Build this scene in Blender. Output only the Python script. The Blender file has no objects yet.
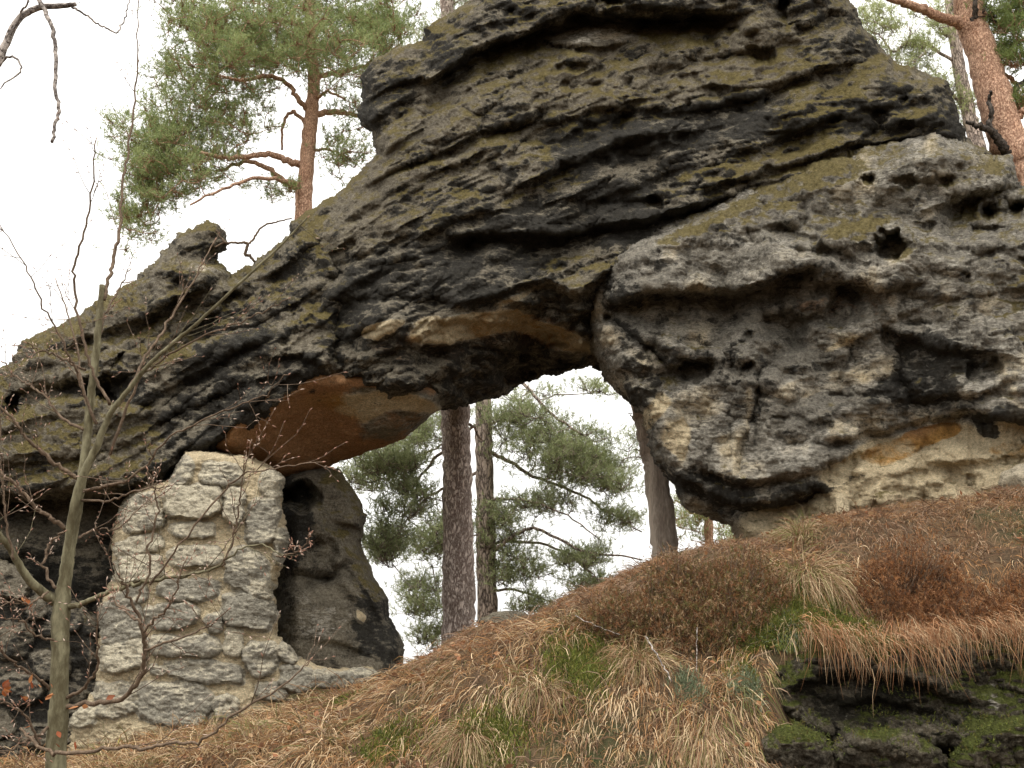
import bpy, math, random
import numpy as np
from math import radians, sin, cos, pi, tan

SC = bpy.context.scene
COL = SC.collection
rng = np.random.default_rng(7)
random.seed(7)

# ------------------------------------------------------------------ camera, sky, sun, exposure
F = 1000.0
PITCH = radians(16.5)
CAMZ = 1.6
cam_d = bpy.data.cameras.new("camera")
cam_d.sensor_width = 36.0
cam_d.lens = 36.0 * F / 1024.0
cam_d.clip_end = 6000.0
cam = bpy.data.objects.new("camera", cam_d)
COL.objects.link(cam)
cam.location = (0, 0, CAMZ)
cam.rotation_euler = (pi / 2 + PITCH, 0, 0)
SC.camera = cam

SUN_EL, SUN_ROT = radians(68), radians(208)
world = bpy.data.worlds.new("World")
SC.world = world
world.use_nodes = True
wn = world.node_tree
wn.nodes.clear()
w_out = wn.nodes.new("ShaderNodeOutputWorld")
w_bg = wn.nodes.new("ShaderNodeBackground")
w_sky = wn.nodes.new("ShaderNodeTexSky")
w_sky.sky_type = 'NISHITA'
w_sky.sun_disc = False
w_sky.sun_elevation = SUN_EL
w_sky.sun_rotation = SUN_ROT
w_sky.air_density = 1.0
w_sky.dust_density = 6.0
w_sky.ozone_density = 0.6
w_hsv = wn.nodes.new("ShaderNodeHueSaturation")
w_hsv.inputs["Saturation"].default_value = 0.12
w_mix = wn.nodes.new("ShaderNodeMix")
w_mix.data_type = 'RGBA'
w_mix.inputs["Factor"].default_value = 0.8
w_tc = wn.nodes.new("ShaderNodeTexCoord")
w_sep = wn.nodes.new("ShaderNodeSeparateXYZ")
w_mr = wn.nodes.new("ShaderNodeMapRange")
w_mr.inputs["From Min"].default_value = 0.0; w_mr.inputs["From Max"].default_value = 1.0
w_mr.inputs["To Min"].default_value = 7.4; w_mr.inputs["To Max"].default_value = 13.0     # overcast deck, brighter overhead
w_col = wn.nodes.new("ShaderNodeVectorMath"); w_col.operation = 'SCALE'
w_col.inputs[0].default_value = (1.0, 0.985, 0.95)
wn.links.new(w_tc.outputs["Generated"], w_sep.inputs[0])
wn.links.new(w_sep.outputs[2], w_mr.inputs["Value"])
wn.links.new(w_mr.outputs[0], w_col.inputs["Scale"])
wn.links.new(w_col.outputs[0], w_mix.inputs[7])
wn.links.new(w_sky.outputs[0], w_hsv.inputs["Color"])
wn.links.new(w_hsv.outputs[0], w_mix.inputs[6])
wn.links.new(w_mix.outputs[2], w_bg.inputs["Color"])
w_bg.inputs["Strength"].default_value = 0.15
wn.links.new(w_bg.outputs[0], w_out.inputs["Surface"])

sun_d = bpy.data.lights.new("sun", 'SUN')
sun_d.energy = 1.5
sun_d.angle = radians(35)
sun_d.color = (1.0, 0.96, 0.9)
sun = bpy.data.objects.new("sun", sun_d)
COL.objects.link(sun)
sun.rotation_euler = (radians(22), 0, radians(-28))

SC.view_settings.view_transform = 'Standard'
SC.view_settings.look = 'None'
SC.view_settings.exposure = 0.5
SC.view_settings.gamma = 1.0
SC.view_settings.use_curve_mapping = False
SC.cycles.max_bounces = 6
SC.cycles.diffuse_bounces = 4
SC.cycles.transmission_bounces = 4
SC.cycles.transparent_max_bounces = 4

# ------------------------------------------------------------------ small maths
CP, SP = math.cos(PITCH), math.sin(PITCH)

def at(u, v, Y):
    """point of the place seen at picture position (u, v) that lies Y metres ahead"""
    u = np.asarray(u, float); v = np.asarray(v, float); Y = np.asarray(Y, float)
    a = (u - 512.0) / F
    b = -(v - 384.0) / F
    dy = CP - b * SP
    dz = SP + b * CP
    k = Y / dy
    return np.stack([a * k, Y + 0 * k, CAMZ + dz * k], -1)

def project(P):
    x = P[..., 0]; y = P[..., 1]; z = P[..., 2] - CAMZ
    fwd = y * CP + z * SP
    up = -y * SP + z * CP
    fwd = np.maximum(fwd, 0.05)
    return 512 + F * x / fwd, 384 - F * up / fwd

def _h(ix, iy, iz, seed):
    h = (ix.astype(np.uint32) * np.uint32(374761393) + iy.astype(np.uint32) * np.uint32(668265263)
         + iz.astype(np.uint32) * np.uint32(2147483647) + np.uint32((seed * 1274126177 + 12345) & 0xffffffff))
    h = (h ^ (h >> np.uint32(13))) * np.uint32(1274126177)
    h = h ^ (h >> np.uint32(16))
    h = h * np.uint32(2246822519)
    h = h ^ (h >> np.uint32(15))
    return h.astype(np.float64) / 4294967295.0

def vnoise(p, seed=0):
    i = np.floor(p).astype(np.int64)
    f = p - i
    w = f * f * f * (f * (f * 6 - 15) + 10)
    r = 0
    for a in (0, 1):
        wx = w[..., 0] if a else 1 - w[..., 0]
        for b in (0, 1):
            wy = w[..., 1] if b else 1 - w[..., 1]
            for c in (0, 1):
                wz = w[..., 2] if c else 1 - w[..., 2]
                r = r + wx * wy * wz * _h(i[..., 0] + a, i[..., 1] + b, i[..., 2] + c, seed)
    return r * 2 - 1

def fbm(p, octv=4, seed=0, gain=0.5, ridged=False):
    a, s, t = 1.0, 0, 0
    q = p
    for o in range(octv):
        n = vnoise(q, seed + o * 17)
        if ridged:
            n = 1 - 2 * np.abs(n)
        s = s + a * n
        t += a
        a *= gain
        q = q * 2.03 + 5.3
    return s / t

def P2(u, v, s, z=0.0):
    return np.stack([u / s, v / s, np.full_like(u, z)], -1)

def worley(p, seed=0):
    i = np.floor(p).astype(np.int64)
    f1 = np.full(p.shape[:-1], 9.0); f2 = f1.copy(); idd = np.zeros_like(f1)
    for a in (-1, 0, 1):
        for b in (-1, 0, 1):
            for c in (-1, 0, 1):
                x, y, z = i[..., 0] + a, i[..., 1] + b, i[..., 2] + c
                d = np.sqrt((x + _h(x, y, z, seed) - p[..., 0]) ** 2 + (y + _h(x, y, z, seed + 1) - p[..., 1]) ** 2
                            + (z + _h(x, y, z, seed + 2) - p[..., 2]) ** 2)
                m = d < f1
                f2 = np.where(m, f1, np.minimum(f2, d))
                idd = np.where(m, _h(x, y, z, seed + 3), idd)
                f1 = np.where(m, d, f1)
    return f1, f2, idd

def sworley(p, seed=0, k=7.0):
    i = np.floor(p).astype(np.int64); s = np.zeros(p.shape[:-1])
    for a in (-1, 0, 1):
        for b in (-1, 0, 1):
            for c in (-1, 0, 1):
                x, y, z = i[..., 0] + a, i[..., 1] + b, i[..., 2] + c
                d = ((x + _h(x, y, z, seed) - p[..., 0]) ** 2 + (y + _h(x, y, z, seed + 1) - p[..., 1]) ** 2
                     + (z + _h(x, y, z, seed + 2) - p[..., 2]) ** 2)
                s += np.exp(-k * d)
    return -np.log(s + 1e-12) / k

def sstep(x, a=0.0, b=1.0):
    t = np.clip((x - a) / (b - a), 0, 1)
    return t * t * (3 - 2 * t)

def poly_sd(u, v, poly):
    """signed distance in the outline's own units, positive inside"""
    poly = np.asarray(poly, float)
    d = np.full(u.shape, 1e9)
    inside = np.zeros(u.shape, bool)
    n = len(poly)
    for k in range(n):
        x0, y0 = poly[k]; x1, y1 = poly[(k + 1) % n]
        ex, ey = x1 - x0, y1 - y0
        L = ex * ex + ey * ey + 1e-9
        t = np.clip(((u - x0) * ex + (v - y0) * ey) / L, 0, 1)
        d = np.minimum(d, (u - x0 - t * ex) ** 2 + (v - y0 - t * ey) ** 2)
        if abs(ey) > 1e-9:
            c = ((y0 <= v) & (v < y1)) | ((y1 <= v) & (v < y0))
            xi = x0 + (v - y0) * ex / ey
            inside ^= c & (u < xi)
    d = np.sqrt(d)
    return np.where(inside, d, -d)

# ------------------------------------------------------------------ object helpers
def make_mesh(name, V, faces, mat=None, parent=None, smooth=True, attrs=None, link=True):
    """faces: list of (k-gon) integer arrays"""
    me = bpy.data.meshes.new(name)
    V = np.asarray(V, np.float32)
    me.vertices.add(len(V))
    me.vertices.foreach_set("co", V.ravel())
    loops = np.concatenate([np.asarray(f, np.int32).ravel() for f in faces])
    tot = np.concatenate([np.full(len(f), np.asarray(f).shape[1], np.int32) for f in faces])
    start = np.concatenate([[0], np.cumsum(tot)[:-1]]).astype(np.int32)
    me.loops.add(len(loops)); me.loops.foreach_set("vertex_index", loops)
    me.polygons.add(len(tot)); me.polygons.foreach_set("loop_start", start); me.polygons.foreach_set("loop_total", tot)
    me.polygons.foreach_set("use_smooth", np.full(len(tot), smooth, bool))
    if attrs:
        for k, a in attrs.items():
            ca = me.color_attributes.new(k, 'FLOAT_COLOR', 'POINT')
            ca.data.foreach_set("color", np.asarray(a, np.float32).ravel())
    me.update(calc_edges=True)
    me.validate()
    o = bpy.data.objects.new(name, me)
    if mat: me.materials.append(mat)
    if link: COL.objects.link(o)
    if parent is not None:
        o.parent = parent
        o.matrix_parent_inverse = parent.matrix_world.inverted() if False else o.matrix_parent_inverse
    return o

def tag(o, label=None, cat=None, group=None, kind=None):
    if label: o["label"] = label
    if cat: o["category"] = cat
    if group: o["group"] = group
    if kind: o["kind"] = kind
    return o

def thing(name, label, cat, loc, group=None):
    o = bpy.data.objects.new(name, None)
    COL.objects.link(o)
    o.location = [float(c) for c in loc]
    o.empty_display_size = 0.2
    return tag(o, label, cat, group, "thing")

def part(name, V, faces, mat, root, **k):
    """a mesh given in world coordinates, parented to its thing"""
    V = np.asarray(V, float) - np.array(root.location)
    return make_mesh(name, V, faces, mat, root, **k)

class Bag:
    """collects tubes and blades into one mesh"""
    def __init__(s): s.V = []; s.Q = []; s.T = []; s.C = []; s.n = 0
    def add(s, V, Q=None, T=None, C=None):
        V = np.asarray(V, float)
        if Q is not None and len(Q): s.Q.append(np.asarray(Q) + s.n)
        if T is not None and len(T): s.T.append(np.asarray(T) + s.n)
        s.V.append(V)
        if C is None: C = np.tile([0.5, 0.5, 0.5, 1], (len(V), 1))
        C = np.asarray(C, float)
        if C.ndim == 1: C = np.tile(C, (len(V), 1))
        s.C.append(C); s.n += len(V)
    def tube(s, P, R, sides=8, C=None):
        P = np.asarray(P, float); R = np.asarray(R, float)
        n = len(P)
        T = np.gradient(P, axis=0); T /= np.linalg.norm(T, axis=1, keepdims=True) + 1e-9
        ref = np.array([0.31, 0.9, 0.2]) if abs(T[0][1]) < 0.8 else np.array([1.0, 0.1, 0.2])
        A = np.cross(T, ref); A /= np.linalg.norm(A, axis=1, keepdims=True) + 1e-9
        B = np.cross(T, A)
        th = np.linspace(0, 2 * pi, sides, endpoint=False)
        ring = P[:, None] + R[:, None, None] * (np.cos(th)[None, :, None] * A[:, None] + np.sin(th)[None, :, None] * B[:, None])
        V = ring.reshape(-1, 3)
        i = np.arange(n - 1)[:, None] * sides; j = np.arange(sides)[None]; j2 = (j + 1) % sides
        Q = np.stack([i + j, i + j2, i + sides + j2, i + sides + j], -1).reshape(-1, 4)
        V = np.vstack([V, P[:1], P[-1:]])
        c0 = n * sides; jj = np.arange(sides)
        T1 = np.stack([np.full(sides, c0), (jj + 1) % sides, jj], -1)
        T2 = np.stack([np.full(sides, c0 + 1), (n - 1) * sides + jj, (n - 1) * sides + (jj + 1) % sides], -1)
        s.add(V, Q, np.vstack([T1, T2]), C)
    def build(s, name, mat, root=None, smooth=True, col=True):
        V = np.vstack(s.V); F_ = []
        if s.Q: F_.append(np.vstack(s.Q))
        if s.T: F_.append(np.vstack(s.T))
        at_ = {"col": np.vstack(s.C)} if col else None
        if root is None: return make_mesh(name, V, F_, mat, smooth=smooth, attrs=at_)
        return part(name, V, F_, mat, root, smooth=smooth, attrs=at_)

def spline(P, R, step=None, n=6, jit=0.0):
    """Catmull-Rom through P with radii R"""
    P = np.asarray(P, float); R = np.asarray(R, float)
    Q = np.vstack([2 * P[0] - P[1], P, 2 * P[-1] - P[-2]])
    out, ro = [], []
    for k in range(len(P) - 1):
        a, b, c, d = Q[k:k + 4]
        for t in np.linspace(0, 1, n, endpoint=False):
            out.append(0.5 * ((2 * b) + (c - a) * t + (2 * a - 5 * b + 4 * c - d) * t * t + (3 * b - a - 3 * c + d) * t ** 3))
            ro.append(R[k] * (1 - t) + R[k + 1] * t)
    out.append(P[-1]); ro.append(R[-1])
    out = np.array(out); ro = np.array(ro)
    if jit: out[1:-1] += rng.normal(0, jit, out[1:-1].shape)
    return out, ro

# ------------------------------------------------------------------ materials
def nodes_of(name):
    m = bpy.data.materials.new(name); m.use_nodes = True
    nt = m.node_tree; nt.nodes.clear()
    out = nt.nodes.new("ShaderNodeOutputMaterial"); b = nt.nodes.new("ShaderNodeBsdfPrincipled")
    nt.links.new(b.outputs[0], out.inputs["Surface"])
    b.inputs["Roughness"].default_value = 0.9
    b.inputs["Specular IOR Level"].default_value = 0.25
    return m, nt, b

def n_noise(nt, scale, detail=6, rough=0.6, vec=None, w=0.0, dist=0.0):
    n = nt.nodes.new("ShaderNodeTexNoise")
    n.inputs["Scale"].default_value = scale; n.inputs["Detail"].default_value = detail
    n.inputs["Roughness"].default_value = rough; n.inputs["Distortion"].default_value = dist
    if vec is not None: nt.links.new(vec, n.inputs["Vector"])
    return n.outputs["Fac"]

def n_math(nt, op, a, b=None, c=None, clamp=False):
    n = nt.nodes.new("ShaderNodeMath"); n.operation = op; n.use_clamp = clamp
    for k, x in enumerate((a, b, c)):
        if x is None: continue
        if isinstance(x, (int, float)): n.inputs[k].default_value = x
        else: nt.links.new(x, n.inputs[k])
    return n.outputs[0]

def n_mix(nt, fac, a, b, mode='MIX'):
    n = nt.nodes.new("ShaderNodeMix"); n.data_type = 'RGBA'; n.blend_type = mode
    for sock, x in ((n.inputs[0], fac), (n.inputs[6], a), (n.inputs[7], b)):
        if isinstance(x, (int, float)): sock.default_value = x
        elif isinstance(x, tuple): sock.default_value = (*x, 1) if len(x) == 3 else x
        else: nt.links.new(x, sock)
    return n.outputs[2]

def n_pos(nt, scale=(1, 1, 1), rot=(0, 0, 0)):
    tc = nt.nodes.new("ShaderNodeNewGeometry")
    mp = nt.nodes.new("ShaderNodeMapping")
    mp.inputs["Scale"].default_value = scale; mp.inputs["Rotation"].default_value = rot
    nt.links.new(tc.outputs["Position"], mp.inputs["Vector"])
    return mp.outputs[0], tc

def n_bump(nt, b, h, strength, dist, prev=None):
    n = nt.nodes.new("ShaderNodeBump"); n.inputs["Strength"].default_value = strength
    n.inputs["Distance"].default_value = dist
    nt.links.new(h, n.inputs["Height"])
    if prev is not None: nt.links.new(prev, n.inputs["Normal"])
    nt.links.new(n.outputs[0], b.inputs["Normal"])
    return n.outputs[0]

def rock_material(name, moss_c=((.055, .045, .012), (.25, .195, .07)), crust_c=((.018, .0175, .0165), (.055, .051, .043)), light=(.27, .232, .165), dark=(.075, .062, .045), strat=0.5):
    m, nt, b = nodes_of(name)
    pos, geo = n_pos(nt)
    spos, _ = n_pos(nt, (1.0, 1.0, 3.2), (0, radians(22), 0))
    at_ = nt.nodes.new("ShaderNodeAttribute"); at_.attribute_name = "mask"
    sep = nt.nodes.new("ShaderNodeSeparateColor"); nt.links.new(at_.outputs["Color"], sep.inputs[0])
    moss_a, cream_a, orange_a = sep.outputs[0], sep.outputs[1], sep.outputs[2]
    crust_a = at_.outputs["Alpha"]
    nz = nt.nodes.new("ShaderNodeSeparateXYZ"); nt.links.new(geo.outputs["Normal"], nz.inputs[0])
    up = n_math(nt, 'MAXIMUM', nz.outputs[2], 0.0)
    n1 = n_noise(nt, 2.2, 8, .62, spos)
    n2 = n_noise(nt, 7.0, 8, .65, pos)
    n3 = n_noise(nt, 34.0, 6, .7, pos)
    n4 = n_noise(nt, 11.0, 7, .7, spos, dist=.6)
    n5 = n_noise(nt, 4.3, 8, .7, pos, dist=.4)
    g = n_math(nt, 'MULTIPLY_ADD', n_math(nt, 'ADD', n_math(nt, 'MULTIPLY', n1, .5), n_math(nt, 'MULTIPLY', n2, .5)), 4.0, -1.5, True)
    base = n_mix(nt, g, dark, light)
    f2 = n_math(nt, 'MULTIPLY_ADD', n3, 3.2, -1.1, True)
    base = n_mix(nt, n_math(nt, 'MULTIPLY', f2, .5), base, n_mix(nt, n2, light, (.36, .33, .27)))
    # cream fresh sandstone
    def fac(attr, noise, k=4.0, amt=1.5, off=0.5):
        x = n_math(nt, 'MULTIPLY_ADD', noise, amt, -amt * .5)
        x = n_math(nt, 'ADD', x, attr)
        x = n_math(nt, 'SUBTRACT', x, off)
        return n_math(nt, 'MULTIPLY', x, k, clamp=True)
    cream = n_mix(nt, n2, (.74, .62, .41), (.54, .43, .27))
    cream = n_mix(nt, n_math(nt, 'MULTIPLY_ADD', cream_a, 4.0, -2.3, True), n_mix(nt, n2, (.40, .375, .32), (.54, .49, .40)), cream)
    c = n_mix(nt, fac(cream_a, n4, 5), base, cream)
    orange = n_mix(nt, n4, (.37, .15, .055), (.50, .32, .17))
    orange = n_mix(nt, n_math(nt, 'MULTIPLY_ADD', cream_a, 2.0, -1.0, True), orange, (.50, .28, .09))
    c = n_mix(nt, fac(orange_a, n5, 4, 1.0), c, orange)
    # black algae crust, also the colour of the painted shade patches
    crust = n_mix(nt, n2, *crust_c)
    crust_n = n_math(nt, 'ADD', crust_a, n_math(nt, 'MULTIPLY_ADD', up, -.5, .2))
    c = n_mix(nt, n_math(nt, 'MULTIPLY', fac(crust_n, n_math(nt, 'ADD', n_math(nt, 'MULTIPLY', n4, .4), n_math(nt, 'MULTIPLY', n5, .6)), 3.6, 3.4), .92), c, crust)
    # moss and lichen, prefers faces that look up
    mm = n_math(nt, 'MULTIPLY', moss_a, n_math(nt, 'MULTIPLY_ADD', up, 1.15, .32))
    moss = n_mix(nt, n3, *moss_c)
    c = n_mix(nt, n_math(nt, 'MULTIPLY', fac(mm, n_math(nt, 'ADD', n_math(nt, 'MULTIPLY', n5, .6), n_math(nt, 'MULTIPLY', n2, .4)), 3.5, 2.6), .9), c, moss)
    # pale lichen flecks
    fl = n_math(nt, 'MULTIPLY', n_math(nt, 'SUBTRACT', n3, .64), 14.0, clamp=True)
    c = n_mix(nt, n_math(nt, 'MULTIPLY', fl, .35), c, (.42, .40, .33))
    n7 = n_noise(nt, 70.0, 5, .75, spos)
    grain = n_math(nt, 'MULTIPLY_ADD', n_math(nt, 'ADD', n_math(nt, 'MULTIPLY', n7, .6), n_math(nt, 'MULTIPLY', n3, .4)), 4.4, -1.2)
    grain = n_math(nt, 'MINIMUM', n_math(nt, 'MAXIMUM', grain, .35), 1.8)
    c = n_mix(nt, 1.0, c, grain, 'MULTIPLY')
    nt.links.new(c, b.inputs["Base Color"])
    h = n_math(nt, 'ADD', n_math(nt, 'MULTIPLY', n4, 1.0), n_math(nt, 'MULTIPLY', n3, .45))
    p = n_bump(nt, b, h, 1.0, 0.07)
    n6 = n_noise(nt, 95.0, 4, .7, pos)
    n_bump(nt, b, n_math(nt, 'ADD', n6, n7), 0.8, 0.018, p)
    b.inputs["Roughness"].default_value = 0.95
    b.inputs["Specular IOR Level"].default_value = 0.15
    return m

M_ROCK = rock_material("weathered_sandstone")
M_CLIFF = rock_material("grey_sandstone", light=(.31, .28, .225), dark=(.085, .078, .066))
# ------------------------------------------------------------------ rock masses
def line_at(u, pts):
    pts = np.asarray(pts, float)
    return np.interp(u, pts[:, 0], pts[:, 1])

def grow_line(Y, u, v, pts, A, L=18.0, up=0.3, L2=14.0, wob=3.0, seed=0, ends=18.0):
    """ledge brow: rock above the line juts out, rock below steps back"""
    pts = np.asarray(pts, float)
    vl = line_at(u, pts) + wob * fbm(P2(u, v * 0, 17.0, seed * 3.1), 3, seed)
    t = v - vl
    e = sstep(u, pts[0, 0] - ends, pts[0, 0] + ends) * (1 - sstep(u, pts[-1, 0] - ends, pts[-1, 0] + ends))
    below = 1 / (1 + np.exp(-np.clip(t, -60, 60) / 1.8))
    d = A * np.exp(-np.maximum(t, 0) / L) * below - A * up * np.exp(-np.maximum(-t, 0) / L2) * (1 - below)
    return Y + d * e

def crack(Y, u, v, pts, A, w=2.5):
    pts = np.asarray(pts, float)
    d = np.full(u.shape, 1e9)
    for k in range(len(pts) - 1):
        x0, y0 = pts[k]; ex, ey = pts[k + 1] - pts[k]
        t = np.clip(((u - x0) * ex + (v - y0) * ey) / (ex * ex + ey * ey + 1e-9), 0, 1)
        d = np.minimum(d, np.hypot(u - x0 - t * ex, v - y0 - t * ey))
    return Y + A * np.exp(-(d / w) ** 2)

def blob(u, v, cx, cy, rx, ry, ang=0.0, wob=0.35, seed=1):
    a = radians(ang); du, dv = u - cx, v - cy
    x = (du * cos(a) + dv * sin(a)) / rx; y = (-du * sin(a) + dv * cos(a)) / ry
    r = np.sqrt(x * x + y * y) + wob * fbm(P2(u, v, max(rx, ry) * .8, seed), 2, seed)
    return r

def pit(Y, u, v, cx, cy, rx, ry, A, ang=0.0, wob=.75):
    r = blob(u, v, cx, cy, rx, ry, ang, wob, seed=int(cx) % 97)
    return Y + A * .7 * sstep(1.25 - r, 0, 1.0)

def strata(u, v, s, H, seed, warp=10.0):
    """0..1 protrusion of slanted beds: swelling downwards, then a sharp undercut"""
    w = s + warp * fbm(P2(u, v, 70.0, seed), 3, seed)
    q = w / H + 0.6 * vnoise(P2(u * 0, w, H * 3.0, seed + .5), seed + 5)
    f = q - np.floor(q)
    amp = 0.35 + 0.65 * _h(np.floor(q).astype(np.int64), np.zeros(q.shape, np.int64), np.zeros(q.shape, np.int64), seed)
    amp = amp * (0.6 + 0.6 * vnoise(P2(u, v, 60.0, seed + 2), seed + 3))
    prof = np.where(f < .82, (f / .82) ** 1.3, 1 - sstep((f - .82) / .18))
    return prof * amp

def relief(name, outline, fn, root, mat, step=1.6, edge=26.0, thick=2.0, on=3.0, disp=(0.035, 0.012),
           masks=None, seed=0, back=None):
    outline = np.asarray(outline, float)
    u0, v0 = outline.min(0) - 6; u1, v1 = outline.max(0) + 6
    us = np.arange(u0, u1, step); vs = np.arange(v0, v1, step)
    U, V = np.meshgrid(us, vs)
    sd = poly_sd(U, V, outline)
    sd = sd + on * fbm(P2(U, V, 26.0, seed), 3, seed) + on * .45 * fbm(P2(U, V, 7.0, seed + 9), 2, seed + 4)
    ins = sd > -0.5 * step
    cell = ins[:-1, :-1] & ins[1:, :-1] & ins[:-1, 1:] & ins[1:, 1:]
    used = np.zeros_like(ins); full = np.zeros(ins.shape, int)
    for a in (0, 1):
        for b in (0, 1):
            sl = (slice(a, a + cell.shape[0]), slice(b, b + cell.shape[1]))
            used[sl] |= cell; full[sl] += cell
    bnd = used & (full < 4)
    gv, gu = np.gradient(sd, step)
    gl = np.maximum(np.hypot(gu, gv), .3)
    Us = np.where(bnd, U - np.clip(sd / gl, -step, step) * gu / gl, U)
    Vs = np.where(bnd, V - np.clip(sd / gl, -step, step) * gv / gl, V)
    Yf = fn(U, V)
    Yb = Yf * 0 + back if back is not None else Yf + thick
    Yb = np.maximum(Yb, Yf + .25)
    mid = (Yf + Yb) / 2
    t = np.clip(np.maximum(sd, 0) / edge, 0, 1)
    rnd = 1 - np.sqrt(np.maximum(0, 1 - (1 - t) ** 2))
    rnd = np.where(bnd, 1.0, rnd)
    A_ = Yf + rnd * (mid - Yf)
    B_ = Yb - rnd * (Yb - mid) + .15 * fbm(P2(U, V, 60.0, seed + 3), 3, seed + 30) * (1 - rnd)
    fi = -np.ones(ins.shape, np.int64); fi[used] = np.arange(used.sum())
    inner = used & ~bnd
    bi = fi.copy(); bi[inner] = used.sum() + np.arange(inner.sum())
    P = np.vstack([at(Us[used], Vs[used], A_[used]), at(Us[inner], Vs[inner], B_[inner])])
    r, c = np.nonzero(cell)
    q1 = np.stack([fi[r, c], fi[r + 1, c], fi[r + 1, c + 1], fi[r, c + 1]], -1)
    q2 = np.stack([bi[r, c], bi[r, c + 1], bi[r + 1, c + 1], bi[r + 1, c]], -1)
    # normals by face accumulation, then fractal displacement in the round
    Fq = np.vstack([q1, q2])
    d1 = P[Fq[:, 2]] - P[Fq[:, 0]]; d2 = P[Fq[:, 3]] - P[Fq[:, 1]]
    fnm = np.cross(d1, d2)
    N = np.zeros_like(P)
    for k in range(4):
        for ax in range(3):
            N[:, ax] += np.bincount(Fq[:, k], fnm[:, ax], len(P))
    N /= np.linalg.norm(N, axis=1, keepdims=True) + 1e-12
    S_ = P * np.array([1, 1, 2.0])
    dsp = disp[0] * fbm(S_ * 2.6 + seed, 4, seed + 50, .55) + disp[1] * fbm(S_ * 12.0, 3, seed + 60, ridged=True) + disp[1] * .9 * vnoise(S_ * 31.0, seed + 70) + disp[1] * 1.6 * vnoise(S_ * 6.5, seed + 71)
    P = P + N * dsp[:, None]
    uu = np.concatenate([Us[used], Us[inner]]); vv = np.concatenate([Vs[used], Vs[inner]])
    m = masks(uu, vv) if masks else np.tile([0.3, 0, 0, .4], (len(P), 1))
    return part(name, P, [q1, q2], mat, root, attrs={"mask": m})

def paint(u, v, base, items):
    """regions of moss / fresh stone / iron stain / algae crust of the rock itself; a few crust patches paint in shade"""
    M = np.tile(np.array(base, float), (len(u), 1))
    for it in items:
        ch, val, cx, cy, rx, ry, ang = it
        r = blob(u, v, cx, cy, rx, ry, ang, .5, seed=int(cx + cy) % 91)
        k = 1 - sstep(r, .65, 1.25)
        M[:, ch] = M[:, ch] * (1 - k) + val * k
    p = P2(u, v, 42.0, base[0] * 7)
    M[:, 3] += .42 * fbm(p, 3, 501); M[:, 0] += .40 * fbm(p * 1.2 + 9, 3, 511); M[:, 1] += .30 * fbm(p * 1.5 + 4, 3, 521) * (base[1] > 0)
    return M
MOSS, CREAM, RUST, CRUST_SHADE = 0, 1, 2, 3

arch = thing("rock_arch", "huge dark layered sandstone arch with mossy slanting ledges spanning over the opening", "rock arch", (0, 10, 1.5))

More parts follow.
